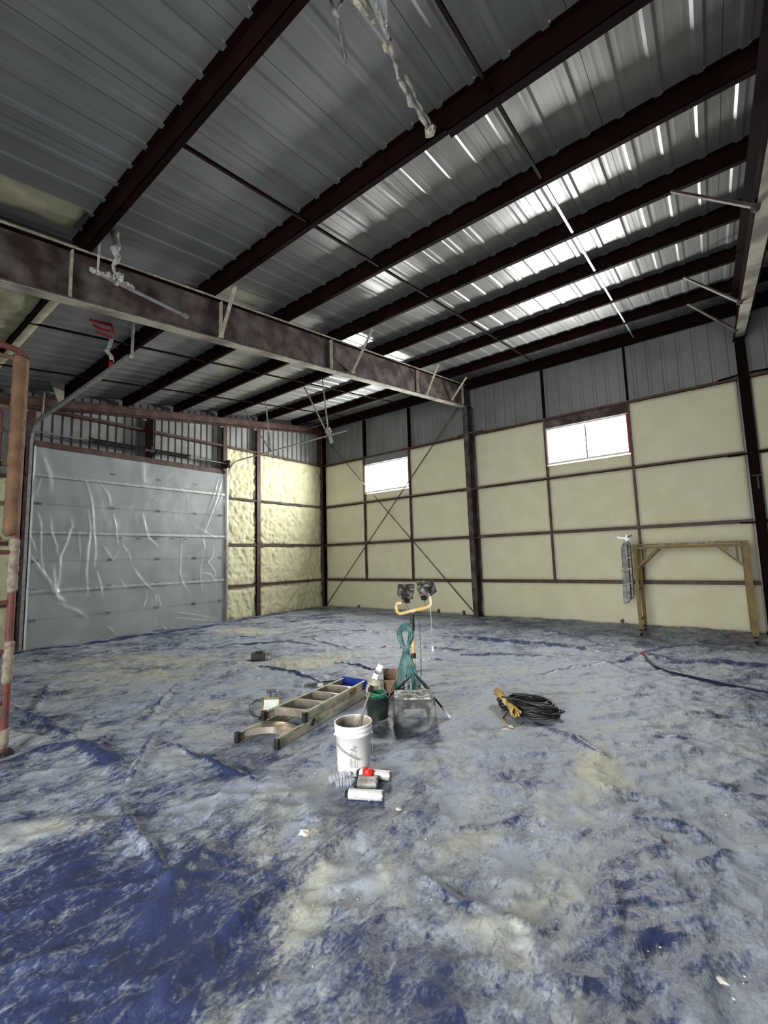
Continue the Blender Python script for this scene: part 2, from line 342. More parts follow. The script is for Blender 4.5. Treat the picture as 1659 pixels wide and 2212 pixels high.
def tarp():
    xs = np.concatenate([np.arange(0.06, 5, .045), np.arange(5, 12.6, .022), np.arange(12.6, XE - .05, .15)])
    ys = np.concatenate([np.arange(YE + .05, -11.2, .12), np.arange(-11.2, -5.6, .022), np.arange(-5.6, -.03, .035)])
    X, Y = np.meshgrid(xs, ys)
    Z = np.zeros_like(X); clean = np.zeros_like(X)
    Wx = X + .35 * (fbm(X * .8, Y * .8, 3, 3) - .5); Wy = Y + .35 * (fbm(X * .8, Y * .8, 3, 9) - .5)
    # broad rumples, elongated; two directions
    a = .8; u = Wx * math.cos(a) + Wy * math.sin(a); v = -Wx * math.sin(a) + Wy * math.cos(a)
    n1 = fbm(u * .9, v * 3.4, 4, 21); n2 = fbm(v * .9, u * 3.2, 4, 33)
    ridg = lambda n: 1 - np.abs(2 * n - 1)
    near = np.exp(-(np.hypot(X - 10.2, Y + 10.6) / 3.0) ** 4); wy = Wx + .22 * Wy
    n1 = n1 * (1 - near) + near * fbm(wy * 3.2, Wy * .8, 4, 22)
    Z += .030 * ridg(n1) ** 3 + .018 * ridg(n2) ** 4 + .020 * ridg(fbm(u * 2.2, v * 6, 3, 5)) ** 3
    Z += .010 * ridg(fbm(X * 7, Y * 7, 3, 77)) ** 3
    # named folds taken from the floor: (polyline, width m, height m, how free of dust)
    folds = [
     ([(925, 1377), (1040, 1386), (1170, 1395), (1280, 1411), (1380, 1418)], .11, .045, 1),
     ([(0, 1420), (120, 1404), (300, 1378), (475, 1352)], .14, .01, 1), ([(480, 1349), (590, 1330), (700, 1314)], .10, .01, .6),
     ([(1392, 1416), (1450, 1432), (1560, 1437), (1659, 1446)], .12, .045, 1),
     ([(1168, 1468), (1240, 1446), (1330, 1436), (1378, 1420)], .07, .03, .9),
     ([(985, 1423), (1075, 1418), (1210, 1426)], .05, .02, .7),
     ([(1175, 1366), (1250, 1380), (1300, 1400)], .05, .02, .7),
     ([(1390, 1415), (1430, 1404), (1500, 1396), (1600, 1402)], .06, .02, .7),
     ([(485, 1398), (560, 1394), (625, 1390), (695, 1402)], .06, .025, .9),
     ([(750, 1402), (870, 1404), (960, 1407), (1010, 1408)], .07, .03, 1),
     ([(560, 1443), (640, 1462), (700, 1480)], .05, .03, 1),
     ([(718, 1434), (780, 1445), (860, 1461), (925, 1470)], .05, .03, 1),
     ([(880, 1430), (985, 1434)], .05, .02, .9),
     ([(735, 1362), (835, 1373)], .05, .02, .7), ([(645, 1381), (682, 1379)], .05, .02, .8), ([(668, 1385), (765, 1409)], .04, .02, .8),
     ([(500, 1377), (555, 1382)], .04, .02, .7),
     ([(0, 1655), (80, 1628), (170, 1618), (235, 1655), (275, 1700)], .12, .05, .4),
     ([(110, 1480), (92, 1510), (72, 1545)], .05, .05, .3), ([(20, 1535), (60, 1555), (95, 1570), (125, 1580)], .07, .07, .35),
     ([(20, 1582), (100, 1583), (170, 1605)], .05, .05, .5), ([(160, 1600), (210, 1556)], .04, .05, .2), ([(200, 1632), (245, 1583)], .03, .04, .3),
     ([(345, 1610), (440, 1650), (520, 1685), (560, 1702)], .04, .03, .9),
     ([(335, 1590), (300, 1660), (280, 1710)], .05, .05, .2), ([(385, 1480), (345, 1530), (310, 1578)], .04, .05, .2),
     ([(455, 1480), (370, 1560), (335, 1590)], .03, .03, .2),
     ([(470, 2060), (560, 1975), (660, 1900), (760, 1820), (850, 1745)], .08, .05, .45),
     ([(330, 2212), (400, 2120), (520, 2010)], .10, .04, .3), ([(300, 2050), (380, 1930), (450, 1850)], .10, .04, .5),
     ([(225, 1720), (330, 1860), (380, 1960)], .05, .03, .2),
     ([(1150, 1560), (1230, 1600), (1310, 1650)], .06, .03, .7), ([(860, 1620), (930, 1590), (1000, 1545)], .05, .02, .2),
     ([(1060, 1985), (1130, 2025), (1175, 2048), (1215, 2000), (1260, 1975)], .03, .025, .5),
     ([(900, 1900), (980, 1955), (1060, 1990)], .04, .03, .3),
     ([(1290, 1710), (1380, 1735), (1450, 1760)], .04, .03, .5), ([(1500, 1700), (1659, 1745)], .08, .03, .6),
     ([(1350, 1780), (1480, 1800), (1560, 1850)], .05, .03, .4), ([(1380, 1955), (1480, 1975)], .035, .015, .45), ([(1380, 2030), (1485, 2038)], .04, .015, .45),
     ([(1480, 1895), (1590, 1860)], .04, .03, .5), ([(1230, 1605), (1310, 1615)], .03, .02, .5), ([(1400, 1600), (1500, 1608)], .03, .02, .6),
     ([(960, 1810), (1070, 1792), (1150, 1775)], .03, .02, .7), ([(1460, 1545), (1640, 1560)], .04, .02, .4),
    ]
    for pl, wd, ht, cl in folds:
        if pl[0][1] > 1600 and pl[0][0] > 5: cl *= .55
        wp = [tuple(fl(a, b)[:2]) for a, b in pl]
        d, s = dist_polyline(X, Y, wp)
        t = np.sin(np.clip(s, 0, 1) * PI) ** .5
        wob = .7 + .6 * fbm(X * 5, Y * 5, 2, 55)
        k = np.exp(-(d / (wd * .55 * wob)) ** 2) * t
        Z += ht * k
        clean = np.maximum(clean, cl * np.clip(1.8 * np.exp(-(d / (wd * .6 * wob)) ** 2) * t, 0, 1))
    # colour fields: dust (pale overspray), yel (fresh yellowish overspray), both stay on the sheet
    dust = .74 + 1.5 * (fbm(u * 1.1, v * 2.6, 5, 101) * (1 - near) + near * fbm(wy * 3.0, Wy * .9, 5, 102) - .5) + .9 * (fbm(X * 6, Y * 6, 3, 131) - .5)
    yel = .05 + 1.3 * (fbm(u * 1.5, v * 4, 4, 151) * (1 - near) + near * (fbm(wy * 5, Wy * 1.3, 4, 152) + .06) - .5)
    def patch(F, pu, pv, rx, ry, amt, ang=0, sharp=1):
        c = fl(pu, pv); dx = X - c[0]; dy = Y - c[1]; ca, sa = math.cos(ang), math.sin(ang)
        q = ((dx * ca + dy * sa) / rx) ** 2 + ((-dx * sa + dy * ca) / ry) ** 2
        q = q * (.6 + .8 * fbm(X * 4, Y * 4, 3, 171))
        return F + amt * np.exp(-q ** sharp)
    for a in ((520, 1366, .75, .30, 2.2, .1, 2), (640, 1440, .45, .3, .8, 0), (700, 1430, .3, .5, .8, 0), (350, 1430, 1.6, .5, .7, .5), (240, 1470, 1.2, .5, .6, .3),
              (1290, 1660, .16, .30, 1.1, .2), (1310, 1700, .15, .12, .8, 0), (1000, 1830, .25, .1, .5, 1), (1040, 2020, .10, .10, .7, 0), (830, 1880, .06, .22, .5, .5),
              (560, 1880, .08, .3, .6, .6), (130, 1800, .25, .1, .7, .8), (660, 1990, .06, .3, .5, .5)):
        yel = patch(yel, *a); dust = patch(dust, a[0], a[1], a[2], a[3], a[4] * .6, a[5])
    for a in ((250, 2100, .9, .5, -1.0, .3), (150, 1950, .5, .4, -.7, 0), (60, 2150, .5, .5, -.7), (480, 1900, .3, .25, -.5), (520, 1680, .35, .2, -.6), (640, 1650, .3, .3, -.5),
              (560, 1640, .3, .2, -.4), (900, 2150, .4, .2, -.7), (1120, 1700, .2, .1, -.6), (1500, 2060, .5, .3, -.35), (1380, 2000, .2, .12, -.5), (640, 2050, .3, .2, -.5),
              (380, 1385, 1.5, .45, -.45), (150, 1420, 1.0, .5, -.3), (1100, 1345, 3., .35, -.35), (760, 1345, 2, .35, -.3), (1450, 1385, 2, .4, -.4),
              (60, 1640, .5, .3, -.5), (250, 1640, .3, .2, -.5), (720, 1560, .3, .4, -.3), (880, 1610, .3, .2, -.3)):
        a = (a if len(a) > 5 else a + (0,)); dust = patch(dust, *a[:4], a[4] * .75, a[5])
    for a in ((1050, 1480, 2.0, 1.2, .25), (1350, 1560, 1.3, .8, .3), (950, 1700, .7, .4, .15), (750, 1400, 2.5, 1.2, .3), (430, 1500, 1.5, .7, .3)):
        dust = patch(dust, *(a + (0,)))
    # keep the sheet flat under what stands on it
    for cx, cy, r in ((8.95, -8.56, .3), (9.25, -8.78, .35), (8.8, -7.47, .5), (8.45, -7.55, .35), (7.75, -8.4, .6), (7.7, -7.8, .6), (7.6, -7.3, .6), (9.5, -6.6, .65), (5.0, -6.5, .3),
                      (7.2, -8.1, .3), (8.35, -6.9, .5), (10.06, -1.25, .3), (11.85, -1.25, .3), (6.1, -10.2, .3), (6., 0, .5), (12.1, 0, .5), (10.06, -.55, .3), (11.85, -.55, .3), (7.25, -7.1, .3), (8.95, -8.8, .25), (8.2, -7.2, .4)):
        k = 1 - np.exp(-(np.hypot(X - cx, Y - cy) / r) ** 4); Z *= k
    o = grid_mesh('tarp', np.stack([X, Y, Z], -1), None or tarp_mat(), {'dust': np.clip(dust, 0, 1), 'yel': np.clip(yel, 0, 1), 'clean': np.clip(clean, 0, 1)})
    return tag(o, 'blue plastic floor sheeting, wrinkled and dusted with pale overspray, covering the whole floor', 'tarp')
def tarp_mat():
    m = bpy.data.materials.new('dusted_blue_sheeting'); m.use_nodes = True
    nt = m.node_tree; N = nt.nodes; L = nt.links; b = N['Principled BSDF']
    def att(n):
        a = N.new('ShaderNodeAttribute'); a.attribute_name = n; return a.outputs['Fac']
    tc = N.new('ShaderNodeTexCoord')
    def noise(sc, det=8, dist=0.0, st=(1, 1, 1), rot=0):
        mp = N.new('ShaderNodeMapping'); mp.inputs['Scale'].default_value = st; mp.inputs['Rotation'].default_value = (0, 0, rot); L.new(tc.outputs['Object'], mp.inputs['Vector'])
        n = N.new('ShaderNodeTexNoise'); n.inputs['Scale'].default_value = sc; n.inputs['Detail'].default_value = det; n.inputs['Distortion'].default_value = dist
        L.new(mp.outputs['Vector'], n.inputs['Vector']); return n.outputs['Fac']
    def math_(op, a, b_, clamp=False):
        n = N.new('ShaderNodeMath'); n.operation = op; n.use_clamp = clamp
        for i, q in enumerate((a, b_)):
            if isinstance(q, (int, float)): n.inputs[i].default_value = q
            else: L.new(q, n.inputs[i])
        return n.outputs[0]
    fine = noise(9, 12, 1.0, (1.9, 1, 1)); fine2 = noise(48, 8, .6, (1.3, 1, 1)); fine3 = noise(2.8, 12, 1.0, (2.0, 1, 1))
    d = math_('ADD', att('dust'), math_('MULTIPLY', math_('SUBTRACT', fine, .5), 1.9))
    d = math_('ADD', d, math_('MULTIPLY', math_('SUBTRACT', fine2, .5), 1.6))
    d = math_('ADD', d, math_('MULTIPLY', math_('SUBTRACT', fine3, .5), 1.2))
    d = math_('SUBTRACT', d, math_('MULTIPLY', att('clean'), 1.7), )
    mr = N.new('ShaderNodeMapRange'); mr.interpolation_type = 'SMOOTHSTEP'
    mr.inputs['From Min'].default_value = -.08; mr.inputs['From Max'].default_value = 1.15; L.new(d, mr.inputs['Value'])
    m1 = N.new('ShaderNodeMix'); m1.data_type = 'RGBA'; m1.inputs['A'].default_value = (.036, .050, .125, 1)
    m2 = N.new('ShaderNodeMix'); m2.data_type = 'RGBA'; m2.inputs['A'].default_value = (.36, .405, .48, 1); m2.inputs['B'].default_value = (.54, .53, .40, 1)
    yy = math_('ADD', att('yel'), math_('MULTIPLY', math_('SUBTRACT', noise(7, 8, .4), .5), 1.2), )
    yy = math_('MULTIPLY', yy, 1.0, True)
    L.new(yy, m2.inputs['Factor']); L.new(m2.outputs['Result'], m1.inputs['B']); L.new(mr.outputs['Result'], m1.inputs['Factor'])
    # specks of foam dust
    sp = N.new('ShaderNodeTexVoronoi'); sp.inputs['Scale'].default_value = 11; L.new(tc.outputs['Object'], sp.inputs['Vector'])
    L.new(m1.outputs['Result'], b.inputs['Base Color'])
    rr = N.new('ShaderNodeMapRange'); rr.inputs['To Min'].default_value = .42; rr.inputs['To Max'].default_value = .66; L.new(mr.outputs['Result'], rr.inputs['Value'])
    L.new(rr.outputs['Result'], b.inputs['Roughness']); b.inputs['Specular IOR Level'].default_value = .35
    bp = N.new('ShaderNodeBump'); bp.inputs['Strength'].default_value = .6; bp.inputs['Distance'].default_value = .02
    h = math_('ADD', math_('MULTIPLY', noise(5, 8, 1.2, (1.9, 1, 1)), 1.0), math_('MULTIPLY', noise(22, 5, .8), .35))
    L.new(h, bp.inputs['Height']); L.new(bp.outputs['Normal'], b.inputs['Normal'])
    return m
tarp()

# ------------------------------------------------------------------ ribbed sheeting panel
def ribbed(width, pitch, rib, hgt, minor=True):          # profile (s, h) across one sheet
    pts = [(0, 0)]; n = max(1, int(round(width / pitch)))
    for i in range(n):
        c = (i + .5) * width / n
        if minor:
            for q in (-.30, -.15):
                s = c + q * width / n; pts += [(s - .020, 0), (s, hgt * .06), (s + .020, 0)]
        pts += [(c - rib / 2, 0), (c - rib / 4, hgt), (c + rib / 4, hgt), (c + rib / 2, 0)]
        if minor:
            for q in (.15, .30):
                s = c + q * width / n; pts += [(s - .020, 0), (s, hgt * .06), (s + .020, 0)]
    pts.append((width, 0)); return pts

ceiling = MB(); ceiling.box(-0.3, XE + .3, YE - .4, .45, 0, 0.03)
ceiling.v = [(x, y, ZS(y) + .08 + z) for x, y, z in ceiling.v]
ceiling = struct(ceiling.build('ceiling', M_sheet))
pan = ribbed(0.914, 0.305, 0.105, -0.010)
def roof_panel(x0):
    m = MB(); ya, yb = YE + .02, 0.28; n = len(pan)
    vs = [(x0 + s, y, ZS(y) + .006 + h) for y in (ya, yb) for s, h in pan]
    m.add(vs, [(i + 1, i, n + i, n + i + 1) for i in range(n - 1)]); return m.build('roof_panel', M_roof, ceiling)
x = -0.12
while x < XE: roof_panel(x); x += .918
# purlins
def purlin(y):
    m = MB(); z0 = zr(y) + .002; z1 = ZS(y) - .004
    m.box(-.1, XE, y - .004, y + .004, z0, z1).box(-.1, XE, y - .004, y + .062, z0, z0 + .006).box(-.1, XE, y + .04, y + .058, z0 + .006, z0 + .02).box(-.1, XE, y - .062, y + .004, z1 - .006, z1)
    return m.build('purlin', M_primer, ceiling)
for y in PURL[1:]: purlin(y)
e = MB(); e.box(-.1, XE, -.10, .06, zr(0) - .06, ZS(0) - .01); e.build('eave_strut', M_primer, ceiling)
# purlin splice plate near the large hanging film
e = MB(); y = PURL[6]; e.box(9.86, 12.3, y - .012, y - .004, zr(y) - .035, ZS(y) - .01).box(9.86, 12.3, y - .012, y + .075, zr(y) - .035, zr(y) - .028); e.build('splice_plate', M_primer, ceiling)
# bridging lines between purlins
for xs in (1.72, 3.75, 8.10, 10.28, 14.2):
    for i in range(1, len(PURL) - 1):
        if PURL[i + 1] < -12: break
        a, b = PURL[i - 1], PURL[i]
        m = MB(); m.bar((xs, a - .006, zr(a) + .03), (xs, b + .006, zr(b) + .03), .028, .028); m.build('bridging_rod', M_primer if not (10 < xs < 11 and -6 < a) else M_galv, ceiling)
# screw tips and clips where the sheeting crosses each purlin
m = MB()
for y in PURL[1:9]:
    k = 0; xx = .1
    while xx < 13:
        m.box(xx - .006, xx + .006, y - .082, y - .070, ZS(y - .07) - .012, ZS(y - .07) + .002); xx += .305
o = m.build('screw_tip', M_galv, ceiling); o['kind'] = 'stuff'
# foam already sprayed to the underside of the roof, low side
def foam_sheet(name, x0, x1, y0, y1, zf, m, parent, amp=.03, step=.06, label=None):
    nx = max(3, int((x1 - x0) / step)); ny = max(3, int((y1 - y0) / step))
    X, Y = np.meshgrid(np.linspace(x0, x1, nx), np.linspace(y0, y1, ny))
    edge = np.minimum(np.minimum(X - x0, x1 - X), np.minimum(Y - y0, y1 - Y)); k = np.clip(edge / .08, 0, 1) ** .5
    Z = zf(Y) + .03 - (.11 + amp * (fbm(X * 5, Y * 5, 3, 5) - .5) * 2) * k
    return grid_mesh(name, np.stack([X, Y, Z], -1), m, parent=parent)
foam_sheet('roof_foam', 6.12, 6.52, -11.1, -9.80, lambda y: ZS(y), M_foamroof_dim, ceiling)
foam_sheet('roof_foam', 1.2, 5.9, -11.1, -9.45, lambda y: ZS(y) - .09, M_foamroof_dim, ceiling)
foam_sheet('roof_foam', 1.2, 5.9, -14.1, -11.25, lambda y: ZS(y) - .05, M_foamroof_dim, ceiling)

# ------------------------------------------------------------------ walls
WIN = [(1.98, 3.81, 3.90, 4.85), (8.12, 9.995, 3.94, 4.86)]
def slab_with_holes(name, u0, u1, z0, z1, holes, place, m):
    us = sorted({u0, u1, *[q for h in holes for q in h[:2]]}); zs = sorted({z0, z1, *[q for h in holes for q in h[2:]]})
    b = MB()
    for i in range(len(us) - 1):
        for j in range(len(zs) - 1):
            cu, cz = (us[i] + us[i + 1]) / 2, (zs[j] + zs[j + 1]) / 2
            if any(h[0] < cu < h[1] and h[2] < cz < h[3] for h in holes): continue
            place(b, us[i], us[i + 1], zs[j], zs[j + 1])
    return struct(b.build(name, m))
wall_right = slab_with_holes('wall_right', -.25, XE + .25, -.1, 7.0, WIN, lambda b, a, c, d, e: b.box(a, c, .24, .30, d, e), M_sheet)
wall_left = slab_with_holes('wall_left', YE - .2, .30, -.1, 7.0, [], lambda b, a, c, d, e: b.box(-.30, -.24, a, c, d, e), M_sheet)
wall_front = slab_with_holes('wall_front', -.25, XE + .25, -.1, 4.7, [(8.4, 12.2, -.1, 3.7)], lambda b, a, c, d, e: b.box(a, c, YE - .26, YE - .2, d, e), M_sheet)
wall_back = slab_with_holes('wall_back', YE - .2, .30, -.1, 7.0, [], lambda b, a, c, d, e: b.box(XE + .24, XE + .3, a, c, d, e), M_sheet)

# wall pieces: right wall lies in plane y=0 (foam faces about 4 cm behind the girt faces)
def wall_rib_panel(parent, plane, u0, u1, z0, ztop, m, pitch=.305, hgt=.03, off=.17, rib=.07):
    n = max(1, int(round((u1 - u0) / .914))); wd = (u1 - u0) / n
    for k in range(n):
        pr = ribbed(wd, pitch, rib, hgt, False); b = MB(); N = len(pr); a = u0 + k * wd
        vs = []
        for top in (0, 1):
            for s, h in pr:
                uu = a + s; zz = ztop(uu) if top else z0
                vs.append((uu, off + h, zz) if plane == 'R' else (-(off + h), uu, zz))
        b.add(vs, [(i, i + 1, N + i + 1, N + i) if plane == 'R' else (i + 1, i, N + i, N + i + 1) for i in range(N - 1)]); b.build('wall_panel', m, parent)
def foam_panel(parent, plane, u0, u1, z0, z1, m, depth=.045, amp=.010, step=.07, su=3.0, sz=3.0, seed=0, back=.15, power=1):
    g = .028
    nu = max(4, int((u1 - u0) / step)); nz = max(4, int((z1 - z0) / step))
    uu = np.concatenate([[u0], np.linspace(u0 + .004, u1 - .004, nu), [u1]]); zz = np.concatenate([[z0], np.linspace(z0 + .004, z1 - .004, nz), [z1]])
    U, Zz = np.meshgrid(uu, zz)
    e = np.minimum(np.minimum(U - u0, u1 - U), np.minimum(Zz - z0, z1 - Zz))
    n = fbm(U * su, Zz * sz, 4, seed) - .5
    if power != 1: n = (1 - np.abs(2 * (n + .5) - 1)) ** power - .5
    D = depth + .02 * np.exp(-e / .05) * (.5 + fbm(U * 9, Zz * 9, 2, seed + 3)) - amp * 2 * n
    D[0, :] = back; D[-1, :] = back; D[:, 0] = back; D[:, -1] = back
    P = np.stack([U, D, Zz], -1) if plane == 'R' else np.stack([-D, U, Zz], -1)
    if plane != 'R': P = P[:, ::-1]
    return grid_mesh('foam_panel', P, m, parent=parent)

# right wall: columns at 0, 6.0, 12.1 and 18.2; studs between
CX = [0.0, 6.0, 12.12, 18.2]; STUD = [1.95, 3.83, 8.09, 10.02, 14.1, 16.1]
rows = [(0.0, G[0]), (G[0], G[1]), (G[1], G[2]), (G[2], G[3])]
edges = sorted([0.05, 5.9, 6.1, 12.02, 12.22, 18.1] + STUD)
cols = [(a, b) for a, b in zip(edges[:-1], edges[1:]) if b - a > .3]
k = 0
for (a, b) in cols:
    for ri, (z0, z1) in enumerate(rows):
        k += 1
        win = next((w_ for w_ in WIN if ri == 3 and abs(w_[0] - a) < .15), None)
        z0_, z1_ = z0 + .035, z1 - .035
        if ri == 0: continue
        if win: z1_ = win[2] - .03; foam_panel(wall_right, 'R', a + .02, b - .02, z0_, z1_, M_foam, .05, .008, seed=k); continue
        foam_panel(wall_right, 'R', a + .018, b - .018, z0_, z1_, M_foam, .045, .009, seed=k)
for a, b in ((.05, 5.9), (6.1, 12.02), (12.22, 18.1)):       # lowest course runs past the studs
    k += 1; foam_panel(wall_right, 'R', a, b, 0.0, G[0] - .03, M_foam, .045, .009, seed=k)
# girts and studs
for i, z in enumerate(G):
    for a, b in ((.04, 5.9), (6.1, 12.02), (12.22, 18.1)):
        th = .062 if i < 2 else (.026 if i == 2 else .045)
        m = MB(); m.box(a, b, -.002, .20, z - th / 2, z + th / 2).box(a, b, -.006, .004, z - th / 2 - .008, z + th / 2 - .004)
        m.build('girt', M_primer_r, wall_right)
for sx in STUD:
    for z0, z1 in zip(G[:-1], G[1:]):
        m = MB(); m.box(sx - .022, sx + .022, -.001, .20, z0 + .04, z1 - .03); m.build('stud', M_primer_r, wall_right)
    m = MB(); m.box(sx - .02, sx + .02, .03, .20, G[3] + .04, zr(0) - .07); m.build('stud', M_primer, wall_right)
for a, b in ((-.1, 5.95), (5.95, 12.1), (12.1, 18.3)):
    wall_rib_panel(wall_right, 'R', a, b, G[3], lambda u: ZS(.1) + .02, M_sheet, hgt=.010, rib=.09)
# foam crust along the bottom of the third girt, and header strips above each window
for wi, (a, b, z0, z1) in enumerate(WIN):
    m = MB(); m.box(a, b, .05, .08, z1 + .03, G[3] - .03); m.build('header_strip', M_dusty if wi else M_sheet, wall_right)
# windows
def window(n, a, b, z0, z1, mull, red):
    f = MB(); t = .035
    f.box(a, b, .02, .16, z1 - t, z1).box(a, b, .02, .16, z0, z0 + t).box(a, a + t, .02, .16, z0 + t, z1 - t).box(b - t, b, .02, .16, z0 + t, z1 - t)
    o = struct(f.build('window_%d' % n, M_white)); 
    s = MB(); c = (a + b) / 2
    if mull:
        s.box(c - .014, c + .014, .07, .11, z0 + t, z1 - t); s.build('mullion', M_dusty, o)
    for q0, q1 in ((a + t, c), (c, b - t)):
        g = MB(); g.box(q0 + .005, q1 - .005, .088, .092, z0 + t, z1 - t); g.build('pane', M_glass, o)
    if red:
        g = MB(); g.box(b - .03, b + .004, -.004, .02, z0, z1); g.build('red_tape', M_redtape, o)['label'] = 'red painted edge on the window jamb'
    return o
window(1, *WIN[0], False, False); window(2, *WIN[1], True, True)

# left end wall (plane x=0)
PY, DR, DL, DH = -2.86, -4.08, -8.62, 4.27
for a, b in ((-2.80, -.06), (DR + .06, -2.92)):
    for ri, (z0, z1) in enumerate(rows):
        k += 1; foam_panel(wall_left, 'L', a, b, 0 if ri == 0 else z0 + .03, z1 - .03, M_foam2, .055, .035, .035, su=7, sz=(4.5 if ri != 2 else 6), seed=k * 3, power=2)
for a, b in ((DL - 2.4, DL - .12), (YE, DL - 2.5)):
    for ri, (z0, z1) in enumerate(rows[:3]):
        k += 1; foam_panel(wall_left, 'L', a, b, 0 if ri == 0 else z0 + .03, z1 - .03, M_foam2, .055, .03, .06, su=6, sz=5, seed=k * 3, power=2)
for i, z in enumerate(G):
    segs = [(DR + .05, -.04)] if i < 3 else [(YE, -.04)]
    if i < 3: segs.append((YE, DL - .08))
    for a, b in segs:
        if i == 3: a = -9.3
        m = MB(); th = .06
        m.box(-.20, .004, a, b, z - th / 2, z + th / 2); m.build('girt', M_primer_r if i != 2 else M_dusty, wall_left)
wall_rib_panel(wall_left, 'L', DR, .0, G[3], lambda y: zr(y) + .16, M_sheet2, pitch=.2, hgt=.04, rib=.05)
wall_rib_panel(wall_left, 'L', DL - .1, DR, DH, lambda y: zr(y) + .16, M_sheet2, pitch=.2, hgt=.04, rib=.05)
wall_rib_panel(wall_left, 'L', YE, DL - .1, G[2], lambda y: zr(y) + .16, M_sheet2, pitch=.3, hgt=.04, rib=.05)

def end_post(y, w_, z0, z1, label, m=M_primer_r, d0=-.22, d1=.02):
    b = MB(); b.ibeam((d1, y, z0), (d1, y, z1), (1, 0, 0), d1 - d0, d1 - d0, w_, .012, .010)
    o = b.build('steel_column', m); return tag(o, label, 'column')
end_post(PY, .13, .0, zr(PY) - .25, 'narrow dark red post between the two lumpy foam bays right of the overhead door')
end_post(DR + .02, .12, 0, zr(DR) - .25, 'dark red door jamb post at the right edge of the overhead door')
end_post(DL - .05, .14, 0, 5.05, 'dark red door jamb post at the left edge of the overhead door')
end_post(-6.25, .17, DH + .14, zr(-6.25) - .25, 'short dark red post standing above the middle of the overhead door', M_primer, -.2, .06)
end_post(-.09, .11, .0, zr(-.09) - .25, 'slim dark red post in the far corner of the building', M_primer_r)
m = MB(); m.box(-.10, .05, DL, DR, DH + .02, DH + .14); m.build('door_header', M_primer_r, wall_left)
m = MB(); m.box(-.20, .0, -.03, .22, 0, 6.6); m.build('corner_trim', M_primer, wall_left)
# end wall rafter
ER = MB(); ya, yb = -12.0, -.0
ER.ibeam((.0, ya, zr(ya)), (.0, yb, zr(yb)), (0, 0, 1), .24, .22, .14, .014, .010)
tag(ER.build('roof_beam', M_primer_r), 'shallow dark red roof beam along the top of the end wall over the overhead door', 'beam')

# ------------------------------------------------------------------ main frames
def column(cx, h, label, m):
    root = empty('steel_column', (cx, -.10, 0), 0, label, 'column')
    b = MB(); b.ibeam((cx, .18, .02), (cx, .18, h), (0, 1, 0), .40, .46, .145, .014, .010); b.build('column_shaft', m, root)
    b = MB(); b.box(cx - .11, cx + .11, -.27, .2, 0, .022); b.build('base_plate', m, root)
    b = MB()
    for zz in (G[1], G[0], h - .55):
        b.box(cx - .068, cx + .068, -.20, .14, zz - .008, zz + .008)
    b.build('stiffener', m, root)
    b = MB(); 
    for zz, l in ((G[1] - .03, .26), (G[2] - .05, .34), (G[3] + .02, .36)):
        b.bar((cx + .05, -.20, zz - .02), (cx + .05 + l, -.01, zz + .03), .035, .03); b.bar((cx - .05, -.20, zz - .02), (cx - .05 - l, -.01, zz), .035, .03)
    b.build('girt_clip', m, root)
    b = MB(); zc = 3.05
    b.box(cx - .075, cx + .075, -.262, -.245, zc, zc + .03).box(cx + .0, cx + .03, -.262, -.245, zc - .25, zc)
    b.build('foam_crust', M_dusty, root)
    return root
column(6.0, 5.95, 'dusty dark red steel column between the two windows on the foamed wall', M_dusty)
column(12.12, 5.95, 'dark red steel column behind the right end of the yellow scaffold', M_primer)
def rafter(cx, label, m, y_end, m_low):
    root = empty('roof_beam', (cx, -.3, 5.6), 0, label, 'beam')
    d0, d1 = .62, .60
    a = (cx, y_end, zr(y_end)); b_ = (cx, .06, zr(.06))
    b = MB(); b.ibeam(a, b_, (0, 0, 1), .58, .62, .20, .001, .012); b.build('web', m, root)
    b = MB(); u = Vector((0, S, 0)); 
    b.bar((cx, y_end, zr(y_end) - .008), (cx, .06, zr(.06) - .008), .20, .016); b.build('top_flange', M_primer, root)
    b = MB(); b.bar((cx, y_end, zr(y_end) - .585), (cx, -.3, zr(-.3) - .63), .15, .016); b.build('bottom_flange', m_low, root)
    b = MB(); b.bar((cx + .072, y_end, zr(y_end) - .580), (cx + .072, -.3, zr(-.3) - .625), .012, .022); b.bar((cx + .10, y_end, zr(y_end) - .012), (cx + .10, -.3, zr(-.3) - .012), .014, .02)
    b.build('flange_edge_crust', M_cream, root)
    for ys in (-9.8, -7.98, -5.72, -2.78, -.42):
        if ys < y_end: continue
        b = MB(); b.box(cx + .006, cx + .07, ys - .008, ys + .008, zr(ys) - .58, zr(ys) - .02); b.build('web_stiffener', M_cream, root)
    return root
def brace(root, p0, p1, m=M_cream, r=.018):
    b = MB(); b.bar(p0, p1, .045, .02); b.blob(p0, .045, 1, .3); return b.build('flange_brace', m, root)
r1 = rafter(6.0, 'deep dusty steel roof beam crossing overhead from the middle column to the left', M_dusty, -14.5, M_dusty2)
for y0, yp, xo in ((-8.0, PURL[6], .75), (-5.08, PURL[4] + .9, .62), (-2.36, PURL[2] + .9, .6), (-.95, PURL[1] + .75, .6)):
    pass
def mid(p, q, t): return tuple(np.array(p) * (1 - t) + np.array(q) * t)
for (lo, hi, yp) in (((478, 727), (508, 618), PURL[6]), ((762, 803), (805, 710), PURL[4]), ((922, 852), (947, 786), PURL[2]), ((977, 862), (1007, 815), PURL[1])):
    p0 = hit(*lo, 0, 6.08); p1 = hit(*hi, 1, yp); brace(r1, tuple(p0), (min(p1[0], 7.1), yp + .02 if False else p1[1], min(p1[2], zr(yp) + .03)))
r2 = rafter(12.12, 'second deep roof beam overhead at the right edge, springing from the right column', M_primer, -9.0, M_dusty2)
